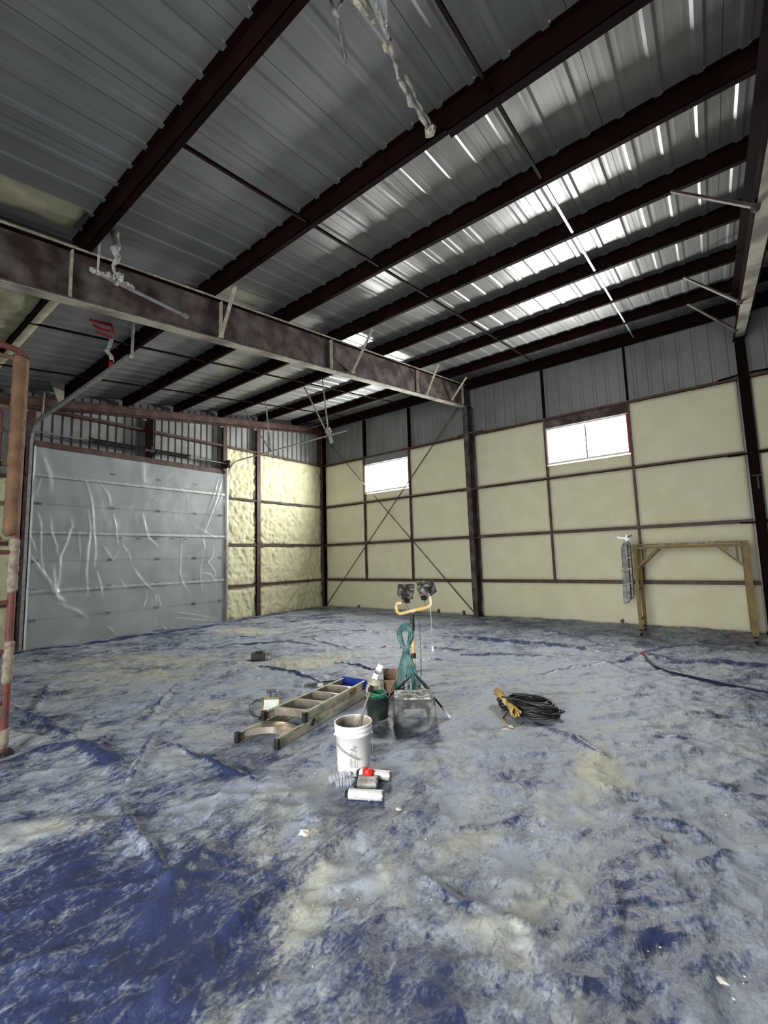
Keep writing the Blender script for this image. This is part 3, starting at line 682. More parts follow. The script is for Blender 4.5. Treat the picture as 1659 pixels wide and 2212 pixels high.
for ys, yp in ((-6.0, PURL[4]), (-2.9, PURL[2]), (-1.2, PURL[1])):
    brace(r2, (12.03, ys + .3, zr(ys) - .58), (11.35, yp, zr(yp) + .0), M_dusty)
    brace(r2, (12.03, ys + .3, zr(ys) - .6), (11.35, yp, zr(yp) + .0), M_dusty)

# wind bracing rods
for a, b, lab in (((.10, -.05, .05), (5.86, -.05, 6.22), 'thin diagonal brace rod rising from the far corner to the top of the middle column'),
                  ((.10, -.075, 6.25), (5.86, -.075, .12), 'thin diagonal brace rod falling past the small window to the foot of the middle column')):
    m = MB(); m.tube([a, b], .013, 8); tag(m.build('brace_rod', M_dusty), lab, 'rod')

# ------------------------------------------------------------------ overhead door, tracks, spring
door = struct(MB().box(-.02, .0, DL, DR, .0, DH).build('door_1', M_door))
sec = DH / 7
for i in range(7):
    z0, z1 = i * sec + .004, (i + 1) * sec - .004
    m = MB(); m.box(.0, .035, DL + .01, DR - .01, z0, z1)
    m.box(.035, .041, DL + .02, DR - .02, z0, z0 + .02).box(.035, .041, DL + .02, DR - .02, z1 - .02, z1)
    m.build('door_panel', M_door, door)
for z in (2 * sec - .02, 4 * sec, 6 * sec, 1 * sec):      # horizontal reinforcing struts
    if z == 1 * sec: continue
    m = MB(); m.box(.036, .075, DL + .02, DR - .02, z - .04, z - .032).box(.068, .075, DL + .02, DR - .02, z - .04, z + .02).box(.036, .075, DL + .02, DR - .02, z + .02, z + .028); m.build('strut', M_galv, door)
for i in range(1, 7):
    for t in (.03, .34, .58, .80, .97):
        y = DL + (DR - DL) * t; m = MB(); m.box(.036, .055, y - .05, y + .05, i * sec - .03, i * sec + .03).tube([(.06, y - .045, i * sec), (.06, y + .045, i * sec)], .012, 6); m.build('hinge', M_darkmetal, door)
for i, t in enumerate((.38, .48, .57, .66, .74)):
    y = DL + (DR - DL) * t; m = MB(); m.box(.036, .05, y - .055, y + .055, 2.33, 2.36); m.build('hinge', M_darkmetal, door)
for t in (.34, .58, .80):
    y = DL + (DR - DL) * t; m = MB(); m.box(.036, .05, y - .05, y + .05, DH - .42, DH - .39); m.build('hinge', M_darkmetal, door)
def track(y, xend, z, label, sgn):
    root = empty('door_track', (.1, y, 0), 0, label, 'track')
    pts = [(.10, y, .02), (.10, y, z - .45)] + [(.10 + .45 * (1 - math.cos(a)), y, z - .45 + .45 * math.sin(a)) for a in np.linspace(.15, PI / 2, 8)] + [(xend, y, z + .02)]
    b = MB()
    for p, q in zip(pts[:-1], pts[1:]):
        d = Vector(q) - Vector(p); n = Vector((-d.z, 0, d.x)).normalized()
        b.bar(p, q, .055, .005, n); b.bar(Vector(p) + Vector((0, .026 * sgn, 0)) + n * .02, Vector(q) + Vector((0, .026 * sgn, 0)) + n * .02, .005, .04, n)
    b.build('track_rail', M_galv, root)
    return root
t1 = track(DR + .06, 4.82, 4.60, 'galvanised horizontal door track hanging out from the right side of the overhead door', 1)
t2 = track(DL - .05, 4.75, 4.72, 'pale horizontal door track hanging out from the left side of the overhead door', -1)
m = MB(); m.bar((.3, DL - .02, 4.76), (4.75, DL - .02, 4.77), .05, .05); m.build('foam_crust', M_whitefoam, t2)
def hanger(root, a, b, w_=.04):
    m = MB(); m.bar(a, b, w_, .006, (0, 1, 0)); m.bar(a, b, .006, w_, (0, 1, 0)); m.build('hanger', M_whitefoam, root)
Y1 = DR + .06; yp = PURL[3] + .0
hanger(t1, (2.10, Y1, 4.62), (2.10, yp + .05, zr(yp))); hanger(t1, (2.08, Y1, 4.64), (1.15, yp + .05, zr(yp)))
hanger(t1, (4.27, Y1, 4.62), (4.27, yp + .05, zr(yp))); hanger(t1, (4.25, Y1, 4.64), (3.62, yp + .05, zr(yp)))
m = MB(); m.bar((.30, Y1, 4.90), (4.3, Y1, 4.94), .004, .004); m.build('guy_wire', M_galv, t1)
m = MB(); m.blob((4.27, Y1, 4.72), .06, 2, .3, (1, 1, 2)); m.box(4.16, 4.26, Y1 - .02, Y1 - .01, 4.70, 4.80); m.add([(4.28, Y1 - .02, 4.60), (4.40, Y1 - .03, 4.58), (4.44, Y1 - .02, 4.42), (4.33, Y1 - .03, 4.40)], [(0, 1, 2, 3)])
m.build('plastic_scrap', M_whitefoam, t1)
m = MB(); q_ = [hit(u, v, 0, .6) for u, v in ((98, 798), (141, 804), (138, 868), (128, 872))]; m.add(q_ + [p + np.array([.006, 0, 0]) for p in q_], [(0, 1, 2, 3), (7, 6, 5, 4), (0, 4, 5, 1), (1, 5, 6, 2), (2, 6, 7, 3), (3, 7, 4, 0)]); m.build('plastic_scrap', M_dusty2, t2)
hanger(t2, (.5, DL, 4.74), (.5, DL + .02, zr(DL) - .02)); hanger(t2, (4.72, DL, 4.74), (4.74, DL, zr(DL) - .02))
sp = empty('torsion_spring', (.22, -6.3, 4.57), 0, 'dark torsion spring and shaft mounted above the overhead door', 'spring')
m = MB(); m.tube([(.22, DL + .05, 4.56), (.22, DR + .02, 4.56)], .014, 8); m.build('shaft', M_galv, sp)
for a, b in ((-7.62, -6.40), (-6.15, -5.30)):
    pts = []; n = 46
    for i in range(n * 8):
        t = i / (n * 8 - 1); an = t * n * 2 * PI; pts.append((.22 + .052 * math.cos(an), a + (b - a) * t, 4.56 + .052 * math.sin(an)))
    m = MB(); m.tube(pts, .011, 5); m.build('coil', M_darkmetal, sp)
for y in (-7.62, -6.42, -6.13, -5.3):
    m = MB(); m.tube([(.22, y - .03, 4.56), (.22, y + .03, 4.56)], .064, 14); m.build('end_cone', M_darkmetal, sp)
m = MB(); m.box(.0, .24, -6.29, -6.25, 4.50, 4.66).box(.0, .26, DR + .02, DR + .03, 4.45, 4.68).tube([(.22, DR - .06, 4.56), (.22, DR - .02, 4.56)], .11, 20); m.build('bracket', M_darkmetal, sp)

# clear film hung over the door
def film():
    ys = np.arange(DL + .0, DR + .02, .022); zs = np.arange(0.0, DH + .02, .022)
    Y, Z = np.meshgrid(ys, zs); X = .105 + .035 * (fbm(Y * 1.6, Z * 1.2, 4, 9) - .5) + .012 * (fbm(Y * 6, Z * 3, 3, 19) - .5)
    gather = np.zeros_like(X)
    for i in (2, 4, 6): X += -.018 * np.exp(-((Z - i * sec) / .05) ** 2); gather += .18 * np.exp(-((Z - i * sec) / .018) ** 2)
    R = lambda a, b: (a / 2.9625, 900 + b / 2.9625)
    lines = [([(550, 410), (580, 520), (590, 600), (600, 740), (610, 880), (600, 960)], .8, .02), ([(560, 600), (580, 720), (560, 850), (550, 1000), (560, 1150)], .9, .022),
      ([(640, 430), (690, 500), (705, 570)], .5, .02), ([(720, 620), (740, 700), (750, 820)], .7, .014), ([(910, 620), (930, 720), (950, 780), (1010, 830)], .9, .02),
      ([(320, 650), (330, 740), (360, 830), (370, 890)], .7, .014), ([(450, 650), (460, 700), (420, 820), (385, 900), (380, 1010), (370, 1120)], .9, .02),
      ([(340, 950), (350, 1060), (365, 1150), (410, 1180)], .9, .03), ([(190, 760), (230, 860)], .6, .014), ([(190, 880), (260, 980), (320, 1060), (345, 1130)], .8, .022),
      ([(240, 610), (260, 700), (260, 900), (280, 1000)], .5, .014), ([(620, 1000), (640, 1060), (655, 1150)], .9, .016), ([(770, 1050), (800, 1090)], .6, .012),
      ([(850, 970), (900, 1040), (950, 1090), (980, 1110)], .7, .022), ([(780, 820), (820, 880), (840, 930)], .7, .014), ([(940, 1120), (930, 1180), (915, 1230)], .6, .014), ([(990, 1130), (1000, 1200)], .6, .012), ([(1010, 1140), (1030, 1230)], .6, .012),
      ([(1165, 780), (1155, 900), (1150, 1000), (1170, 1070), (1210, 1130)], .7, .014), ([(1300, 780), (1310, 850)], .9, .02), ([(1300, 880), (1280, 1000), (1290, 1120)], .7, .014),
      ([(1370, 820), (1360, 900), (1330, 930), (1380, 1000), (1370, 1030)], .8, .016), ([(1420, 400), (1390, 520), (1340, 660), (1310, 740)], .9, .02), ([(1400, 390), (1370, 500), (1330, 600)], .5, .012), ([(1430, 480), (1360, 640)], .4, .012),
      ([(1230, 690), (1310, 740), (1390, 780)], .5, .012), ([(1120, 1290), (1260, 1300), (1400, 1310)], .6, .012), ([(1100, 1250), (1250, 1270), (1400, 1300)], .4, .012), ([(1040, 1340), (1070, 1370)], .7, .014),
      ([(270, 230), (290, 300), (320, 380), (330, 480)], .35, .04), ([(230, 400), (210, 520)], .4, .01), ([(265, 380), (220, 520)], .3, .01), ([(915, 300), (920, 430)], .35, .05), ([(680, 1340), (740, 1390)], .4, .02), ([(370, 1200), (480, 1240), (560, 1290)], .3, .03),
      ([(650, 820), (720, 920), (760, 850)], .3, .014), ([(1130, 430), (1200, 510)], .3, .012), ([(1290, 1000), (1340, 1010), (1380, 1060)], .5, .015), ([(500, 760), (510, 900)], .3, .014)]
    for pl, g, wd in lines:
        wp = [tuple(hit(*R(a, b), 0, .1)[1:]) for a, b in pl]
        d, s = dist_polyline(Y, Z, wp); t = np.sin(np.clip(s, .04, .96) * PI) ** .4
        X += .022 * np.exp(-(d / (wd * 1.4)) ** 2) * t; gather += g * np.exp(-(d / wd) ** 2) * t * (.4 + 1.1 * fbm(Y * 14, Z * 8, 2, 3))
    gather += .8 * (Y < DL + .03) * 1.0
    X = np.maximum(X, .082)
    o = grid_mesh('plastic_film', np.stack([X, Y, Z + 0.004], -1), M_film, {'gather': np.clip(gather, 0, 1)})
    return tag(o, 'clear wrinkled plastic film draped over the grey overhead door', 'plastic sheet')
film()

M_crust3 = mat('dim_foam_crust', (0.30, 0.26, 0.20), 0.9, col2=(0.18, 0.14, 0.10), nscale=16, bump=0.8, bscale=40)
# ------------------------------------------------------------------ rust scaffold at the left edge
sx, sy = 6.10, -10.16
sc = empty('scaffold_frame', (sx, sy, 0), 0, 'tall rust-red scaffold frame crusted with foam at the left edge', 'scaffold')
def leg(x, y, z1, m_, r=.032):
    b = MB(); b.tube([(x, y, .03), (x, y, z1)], r, 12); b.build('post', m_, sc)
leg(sx, sy, 3.80, M_rust); leg(sx - .02, sy - 1.22, 3.80, M_rust)
for z in (.46, .92, 1.37, 1.84, 2.30, 2.68, 3.24, 3.74):
    b = MB(); b.tube([(sx, sy, z), (sx - .02, sy - 1.22, z)], .022, 10); b.build('rung', M_orange if z > 2 else M_rust, sc)
b = MB(); b.tube([(sx, sy - .30, 1.9), (sx, sy - .30, 3.24)], .02, 8); b.build('inner_post', M_rust, sc)
def crust(z0, z1, r, m_, x=sx, y=sy, off=(0, 0)):
    b = MB(); pts = []; rr = []; n = int((z1 - z0) / .03) + 2
    for i in range(n):
        z = z0 + (z1 - z0) * i / (n - 1); pts.append((x + off[0] + random.uniform(-.004, .004), y + off[1] + random.uniform(-.004, .004), z)); rr.append(r * random.uniform(.92, 1.06) * (1 if 0 < i < n - 1 else .7))
    b.tube(pts, rr, 10); return b.build('foam_crust', m_, sc, True)
crust(.62, 1.02, .042, M_crust3); crust(1.46, 1.98, .042, M_crust3); crust(.05, .24, .040, M_crust3)
crust(2.0, 3.78, .062, M_orange, off=(0, -.035)); crust(2.0, 3.2, .05, M_rust, off=(0, -.19))
b = MB(); b.box(-.07, .07, -.07, .07, 0, .03, Matrix.Translation((sx, sy, 0))); b.box(-.07, .07, -.07, .07, 0, .03, Matrix.Translation((sx - .02, sy - 1.22, 0))); b.build('base_plate', M_darkmetal, sc)
b = MB(); b.tube([(sx, sy + .03, 3.76), (sx, sy - .06, 3.83), (sx, sy - .3, 3.86), (sx, sy - 1.2, 3.86)], .03, 10); b.build('top_rail', M_rust, sc)
b = MB(); b.tube([(sx, sy - .1, 1.95), (sx - .02, sy - .55, 2.6)], .014, 8); b.build('diagonal_brace', M_rust, sc)

# ------------------------------------------------------------------ hanging oddments under the roof
pp = empty('hanging_pipe', (6.3, -9.1, 4.85), 0, 'foam-spattered pale pipe hanging level in front of the dusty roof beam', 'pipe')
m = MB(); m.tube([(6.3, -9.70, 4.875), (6.3, -8.63, 4.82)], .022, 12); m.tube([(6.3, -8.66, 4.82), (6.3, -8.61, 4.818)], .032, 12); m.build('tube', M_galv, pp)
m = MB()
for i in range(9): m.blob((6.3, -9.68 + i * .05, 4.88 + random.uniform(-.01, .02)), .04, 1, .35)
m.blob((6.3, -9.42, 4.93), .06, 2, .3).build('foam_crust', M_whitefoam, pp)
m = MB(); rr = []; pts = []
for i in range(14):
    t = i / 13; pts.append((6.3 + .02 * math.sin(i), -9.46 + .02 * math.sin(i * 1.7), 5.56 - .66 * t)); rr.append(.018 + .03 * math.sin(PI * min(1, t * 1.3)) * random.uniform(.6, 1.1))
m.tube(pts, rr, 8); m.build('hanging_strip', M_whitefoam, pp, True)
m = MB(); m.tube([(6.3, -9.62, 5.42), (6.3, -9.63, 4.88)], .012, 6); m.build('hanger_rod', M_whitefoam, pp)

m = MB()
def ribbon(m, pts, w_, axis):
    vs = []; ax = Vector(axis)
    for p in pts: vs += [Vector(p) - ax * w_ / 2, Vector(p) + ax * w_ / 2, Vector(p) + ax * w_ / 2 + Vector((.004, 0, .004)), Vector(p) - ax * w_ / 2 + Vector((.004, 0, .004))]
    n = len(pts); fs = []
    for i in range(n - 1):
        a = i * 4; b = a + 4
        fs += [(a, a + 1, b + 1, b), (a + 1, a + 2, b + 2, b + 1), (a + 2, a + 3, b + 3, b + 2), (a + 3, a, b, b + 3)]
    fs += [(0, 3, 2, 1), ((n - 1) * 4, (n - 1) * 4 + 1, (n - 1) * 4 + 2, (n - 1) * 4 + 3)]
    m.add(vs, fs); return m
st = empty('hanging_strap', (3.6, -8.65, 5.3), 0, 'red and white strap looped and hanging from the roof near the left door track', 'strap')
q = lambda u, v: tuple(hit(u, v, 0, 4.0))
zc = ZS(-8.8) - .03
ribbon(MB(), [q(193, 690), q(215, 697), q(240, 703), q(247, 722), q(243, 733)], .05, (0, .25, .95)).build('red_loop', M_redtape, st)
ribbon(MB(), [q(200, 702), q(220, 712), q(240, 716)], .045, (0, .2, .95)).build('red_loop', M_redtape, st)
ribbon(MB(), [q(205, 715), q(225, 724), q(243, 730)], .03, (0, .2, .95)).build('red_loop', M_redtape, st)
ribbon(MB(), [q(241, 733), q(236, 750), q(230, 758), q(240, 770), q(242, 782)], .07, (0, .9, .3)).build('white_tail', M_whitefoam, st)
ribbon(MB(), [q(240, 778), q(238, 796)], .06, (0, .9, .3)).build('red_tail', M_redtape, st)
m = MB(); m.bar(q(196, 688), (q(196, 688)[0], q(196, 688)[1], zc), .01, .01); m.bar(q(238, 700), (q(238, 700)[0], q(238, 700)[1], zc + .02), .01, .01); m.build('cord', M_black, st)

# torn film strip and spattered cord hanging from the roof, top of the picture
ts = empty('torn_film_strip', (9.9, -8.6, 5.35), 0, 'twisted strip of torn foam-spattered plastic hanging from the purlin at the top of the picture', 'plastic strip')
def sag(P, Q, n, s, j): 
    out = []
    for i in range(n + 1):
        t = i / n; p = np.array(P) * (1 - t) + np.array(Q) * t; p[2] -= s * math.sin(PI * t); out.append(tuple(p + rng.normal(0, j, 3) * (0 < i < n)))
    return out
def rp(u, v, dz): 
    d = FW + (u - 829.5) / F_PX * RX - (v - 1106) / F_PX * UP
    t = ((E0 + .2 - dz) + S * CAM[1] - CAM[2]) / (d[2] - S * d[1]); return CAM + t * d
k0 = rp(930, 282, .27); k1 = rp(862, 168, .25); k2 = rp(838, 80, .28); k3 = rp(800, -40, .3); k4 = rp(735, 20, .3); k5 = rp(712, -30, .3)
for P, Q, r0 in ((k0, k1, .018), (k0 + .02, k1 + .03, .012), (k1, k2, .012), (k2, k3, .016)):
    pts = sag(P, Q, 10, .01, .008); m = MB(); m.tube(pts, [r0 * random.uniform(.5, 1.5) for _ in pts], 7); m.build('twisted_strand', M_whitefoam, ts, True)
X, Y = np.meshgrid(np.linspace(0, 1, 14), np.linspace(0, 1, 16)); P = np.zeros(X.shape + (3,))
b0 = rp(838, 95, .28); b1 = rp(770, -60, .3); b2 = rp(835, -60, .3)
for i in range(16):
    for j in range(14):
        t = Y[i, j]; s_ = X[i, j]; P[i, j] = b0 * (1 - t) + (b1 * (1 - s_) + b2 * s_) * t
P[..., 2] += .02 * (fbm(X * 6, Y * 6, 3, 8) - .5)
grid_mesh('film_web', P, M_film, {'gather': np.clip(.15 + .5 * fbm(X * 8, Y * 3, 2, 4), 0, 1) * .6}, parent=None).parent = ts
C.objects[-1].matrix_parent_inverse = Matrix.Translation(ts.location).inverted()
m = MB(); m.blob(k0, .045, 2, .3, (1, 1, 1.3)); m.blob(k0 + np.array([.02, -.03, -.02]), .03, 2, .4); m.blob(rp(835, 105, .27), .022, 2, .3, (1, 1.8, 1)); m.blob(k1, .02, 2, .4); m.blob(rp(780, 10, .29), .03, 2, .3, (1, 2, 1)); m.blob(rp(806, 45, .29), .015, 2, .3)
m.build('foam_clump', M_cream, ts)
t3 = empty('foam_tuft', tuple(rp(725, 10, .1)), 0, 'small pale foam tuft hanging from the roof left of the torn film strip', 'foam')
m = MB(); a = rp(708, -20, .02); b = rp(750, -15, .02); c = rp(725, 28, .15); m.tube(sag(a, c, 6, .01, .004), .012, 6); m.tube(sag(b, c, 6, .01, .004), .012, 6); m.blob(c, .02, 2, .3, (1, 1.6, 1)); m.blob(rp(745, 130, .02), .022, 2, .35); m.build('tuft', M_whitefoam, t3)
m = MB(); m.tube(sag(c, rp(745, 130, .02), 8, 0, .002), .003, 5); m.build('thread', M_whitefoam, t3)

# ------------------------------------------------------------------ work light stand with hanging cord
LX, LY = 8.47, -6.95
ls = empty('work_light_stand', (LX, LY, 0), 0, 'yellow tripod stand with two dusty black work lamps on a bent bracket', 'work light')
def Lp(u, v, y=LY): return tuple(hit(u, v, 1, y))
m = MB(); m.tube([(LX, LY, .20), (LX, LY, .56)], .022, 14).tube([(LX, LY, .56), (LX, LY, .86)], .017, 14).build('pole', M_yellow, ls)
m = MB(); m.tube([(LX, LY, .50), (LX, LY, .56)], .028, 14).tube([(LX, LY, .82), (LX, LY, 1.02)], .026, 12).tube([(LX, LY, .84), (LX + .05, LY - .06, .84)], .009, 8).blob((LX + .06, LY - .07, .84), .016, 1, .05).build('clamp', M_black, ls)
for tx, ty in ((9.075, -7.20), (8.25, -7.42), (8.35, -6.45)):
    a = Vector((LX, LY, .33)); b = Vector((tx, ty, .014)); 
    m = MB(); m.tube([a, a.lerp(b, .93)], .012, 10); lg = m.build('leg', M_pot, ls)
    m = MB(); m.tube([a.lerp(b, .8), b], .016, 10); m.build('foot', M_paper if tx > 9 else M_wood, lg)
    m = MB(); m.bar((LX, LY, .20), a.lerp(b, .45), .015, .006); m.build('strut', M_darkmetal, ls)
# bent bracket
br = [Lp(868, 1302), Lp(858, 1303), Lp(856, 1310), Lp(858, 1322), Lp(864, 1326), Lp(905, 1316), Lp(926, 1311), Lp(932, 1305), Lp(930, 1290), Lp(927, 1286)]
m = MB(); m.tube(br, .020, 10); m.build('bracket', M_yellow, ls, True)
def lamp(cu, cv, yaw, tilt, s_):
    c = Vector(Lp(cu, cv)); T = Matrix.Translation(c) @ Matrix.Rotation(yaw, 4, 'Z') @ Matrix.Rotation(tilt, 4, 'X')
    m = MB()
    w0, h0, w1, h1, d = .105, .080, .075, .055, .13
    vs = [T @ Vector((x, d / 2, z)) for x, z in ((-w0, -h0), (w0, -h0), (w0, h0), (-w0, h0))] + [T @ Vector((x, -d / 2, z)) for x, z in ((-w1, -h1), (w1, -h1), (w1, h1), (-w1, h1))]
    m.add(vs, [(0, 1, 2, 3), (7, 6, 5, 4), (1, 0, 4, 5), (2, 1, 5, 6), (3, 2, 6, 7), (0, 3, 7, 4)])
    h = m.build('lamp_head', M_blackdust, ls); bevel(h, .008)
    m = MB()
    for k_ in range(5): m.box(-.05, .05, -.085, -.05, -.035 + k_ * .0175 - .003, -.035 + k_ * .0175 + .003, T)
    m.build('cooling_fins', M_blackdust, h)
    m = MB(); m.box(-.092, .092, .048, .062, -.072, -.062, T).box(-.092, .092, .048, .062, .062, .072, T).box(-.092, -.082, .048, .062, -.072, .072, T).box(.082, .092, .048, .062, -.072, .072, T); m.build('front_frame', M_darkmetal, h)
    m = MB(); m.box(-.08, .08, .051, .055, -.06, .06, T); m.build('lens', M_glassy, h)
    m = MB()
    for k_ in range(4): m.tube([T @ Vector((-.09, .06, -.05 + k_ * .033)), T @ Vector((-.05, .085, -.05 + k_ * .033)), T @ Vector((.05, .085, -.05 + k_ * .033)), T @ Vector((.09, .06, -.05 + k_ * .033))], .0022, 5)
    m.build('wire_guard', M_galv, h)
    m = MB(); m.box(-.03, .03, -.11, -.05, -.075, -.03, T); m.build('junction_box', M_black, h)
    m = MB(); m.bar(T @ Vector((-.02, -.08, -.06)), Vector(Lp(870 if cu < 900 else 921, 1300 if cu < 900 else 1293)), .018, .012); m.build('yoke', M_black, h)
    m = MB(); m.tube([T @ Vector((-.07, 0, .07)), T @ Vector((-.07, -.03, .11)), T @ Vector((.07, -.03, .11)), T @ Vector((.07, 0, .07))], .007, 7); m.build('handle', M_darkmetal, h)
lamp(878, 1279, .75, .75, 1); lamp(919, 1273, .10, .6, 1)
m = MB(); m.tube([Lp(915, 1290), Lp(918, 1305), Lp(924, 1318), Lp(908, 1325)], .004, 6).tube([Lp(870, 1270), Lp(858, 1285), Lp(875, 1300), Lp(885, 1318), Lp(895, 1335)], .004, 6).tube([Lp(905, 1335), Lp(909, 1400), Lp(910, 1455), Lp(908, 1485)], .004, 6); m.build('power_lead', M_black, ls)
dg = empty('dangling_plug', Lp(934, 1400), 0, 'thin wire with a pale plug dangling beside the right work lamp', 'plug')
m = MB(); m.tube([Lp(932, 1288), Lp(930, 1320), Lp(933, 1360), Lp(934, 1395)], .0035, 6); m.build('wire', M_galv, dg)
m = MB(); a = Vector(Lp(935, 1396)); m.tube([a, a - Vector((0, 0, .055))], [.008, .016], 8); m.build('plug', M_paper, dg)

# teal hank of cord on the stand
tc_ = MB(); cx0 = np.array(Lp(877, 1405, -7.03)); HX = np.array([RX[0], RX[1], 0]); HX /= np.linalg.norm(HX)
for i in range(27):
    t = (i - 13) / 13; a = cx0; wd = .16 * t + random.uniform(-.01, .01); fw = random.uniform(-.04, .04)
    p0 = a + np.array([0, 0, -.47 + .03 * abs(t)]) + HX * (wd - .02) + np.array([fw, fw, 0]); p1 = a + np.array([0, 0, -.22]) + HX * wd * .62; p2 = a + HX * t * .03 + rng.normal(0, .004, 3)
    sd = 1 if i % 2 else -1; wr = random.uniform(.05, .095); zc_ = .20 + random.uniform(-.03, .02); yj = np.array([0, random.uniform(-.02, .02), 0])
    arc = [a + yj + np.array([0, 0, zc_ + wr * 1.15 * math.sin(q_)]) + HX * wr * math.cos(q_) * sd for q_ in np.linspace(-.5, PI + .5, 11)]
    tc_.tube([p0, p1, p2] + [a + yj + np.array([0, 0, .06]) + HX * wr * .45 * sd] + arc + [a + yj + np.array([0, 0, .06]) - HX * wr * .45 * sd, p2], .0058, 6)
for i in range(5):
    c = cx0 + np.array([0, 0, -.03 + i * .012]); tc_.tube([tuple(c + np.array([.038 * math.cos(a), .038 * math.sin(a), 0])) for a in np.linspace(0, 2 * PI, 13)[:-1]], .006, 6, True)
tag(tc_.build('extension_cord', M_teal, None, True), 'teal cord tied in a long hank hanging on the work light stand', 'cord')

# ------------------------------------------------------------------ step stool
so = empty('step_stool', (8.81, -7.475, 0), math.radians(37.7), 'charcoal plastic step stool with pale overspray on its top', 'stool')
TW, TD, FWd, FD, SH = .200, .145, .232, .178, .285
def rr(w_, d_, r, n=5):
    out = []
    for cx_, cy_, a0 in ((w_ - r, d_ - r, 0), (-w_ + r, d_ - r, PI / 2), (-w_ + r, -d_ + r, PI), (w_ - r, -d_ + r, 1.5 * PI)):
        for i in range(n): a = a0 + PI / 2 * i / (n - 1); out.append((cx_ + r * math.cos(a), cy_ + r * math.sin(a)))
    return out
m = MB(); m.prism(rr(TW, TD, .03), Matrix.Translation((0, 0, SH - .018)), .018); o = m.build('seat', M_stooltop, so, local=True); bevel(o, .005)
m = MB()
for dx in (-.12, -.04, .04, .12): m.box(dx - .004, dx + .004, -TD + .03, TD - .03, SH, SH + .003)
m.build('grip_ridge', M_stooltop, so, local=True)
for ix in (-1, 1):
    for iy in (-1, 1):
        m = MB()
        def sec_(z, t):
            X_ = (TW - .01) + (FWd - TW) * t; Y_ = (TD - .01) + (FD - TD) * t; w_ = .095 - .02 * t
            return [(ix * X_, iy * Y_, z), (ix * (X_ - w_), iy * Y_, z), (ix * (X_ - w_), iy * (Y_ - .012), z), (ix * (X_ - .012), iy * (Y_ - .012), z), (ix * (X_ - .012), iy * (Y_ - w_), z), (ix * X_, iy * (Y_ - w_), z)]
        s0 = sec_(SH - .018, 0); s1 = sec_(0.003, 1); m.add(s0 + s1, [(0, 1, 2, 3), (0, 3, 4, 5), (9, 8, 7, 6), (11, 10, 9, 6)] + [(i, (i + 1) % 6, 6 + (i + 1) % 6, 6 + i) for i in range(6)])
        for gx in (.02, .04): m.bar((ix * (TW - gx), iy * (TD - .008), SH - .03), (ix * (FWd - gx - .002), iy * (FD - .006), .006), .006, .006)
        m.build('leg', M_stool, so, local=True)
for iy in (-1, 1):
    m = MB(); pts = [(-TW + .01, -.018), (TW - .01, -.018), (TW - .0, -.12), (TW - .045, -.12), (TW - .075, -.10), (-TW + .075, -.10), (-TW + .045, -.12), (-TW, -.12)]
    T = Matrix.Translation((0, iy * (TD - .006), SH)) @ Matrix.Rotation(PI / 2 + iy * .10, 4, 'X'); m.prism(pts, T, .006); m.build('apron', M_stool, so, local=True)
for ix in (-1, 1):
    m = MB(); pts = [(-TD + .01, -.018), (TD - .01, -.018), (TD, -.11), (TD - .05, -.09), (-TD + .05, -.09), (-TD, -.11)]
    T = Matrix.Translation((ix * (TW - .006), 0, SH)) @ Matrix.Rotation(PI / 2, 4, 'Z') @ Matrix.Rotation(PI / 2 - ix * .10, 4, 'X'); m.prism(pts, T, .006); m.build('apron', M_stool, so, local=True)

# ------------------------------------------------------------------ white bucket and stick
BX, BY = 8.95, -8.565
bk = empty('bucket', (BX, BY, 0), 0, 'white five-gallon plastic bucket with grey print standing in front of the ladder', 'bucket')
TB = Matrix.Translation((BX, BY, 0.002))
m = MB(); m.lathe([(.128, 0), (.131, .006), (.143, .285), (.149, .285), (.150, .300), (.145, .302), (.1455, .318), (.151, .318), (.152, .332), (.147, .334), (.1475, .352), (.153, .353), (.153, .37), (.147, .372), (.143, .366)], 48, TB, cap=False)
m.build('bucket_wall', M_bucket, bk, True)
m = MB(); m.lathe([(.143, .366), (.139, .29), (.127, .012), (.0, .012)], 48, TB, cap=False); m.build('inside', M_bucketin, bk, True)['label'] = 'stained inside of the bucket'
m = MB(); m.lathe([(.0, 0), (.128, 0)], 48, TB, cap=False); m.build('base', M_bucket, bk)
face = math.atan2(CAM[1] - BY, CAM[0] - BX)
def bw(a, z, off=.002):                     # a = metres to the picture's right on the bucket front
    r = .131 + .012 * (z - .006) / .28 + off; an = face + a / r; return Vector((BX + r * math.cos(an), BY + r * math.sin(an), z))
m = MB(); pts = [bw(-.14 + .0, .285, .02)]
for i in range(13):
    t = i / 12; an = face - 1.35 + 2.0 * t if False else face - 1.45 + 1.75 * t; r = .158; z = .285 - .155 * (t ** .8); pts.append(Vector((BX + r * math.cos(an), BY + r * math.sin(an), z)))
m.tube(pts[1:], .0035, 6); m.build('handle', M_galv, bk); m = MB(); m.tube([Vector((BX + .153 * math.cos(face + 1.45), BY + .153 * math.sin(face + 1.45), z)) for z in (.28, .22, .14)], .0025, 6)
m.build('handle_wire', M_galv, bk)
m = MB()
for s_ in (-1.45, 1.45): m.blob((BX + .15 * math.cos(face + s_), BY + .15 * math.sin(face + s_), .283), .012, 1, 0)
m.build('handle_lug', M_bucket, bk)
pr = MB()
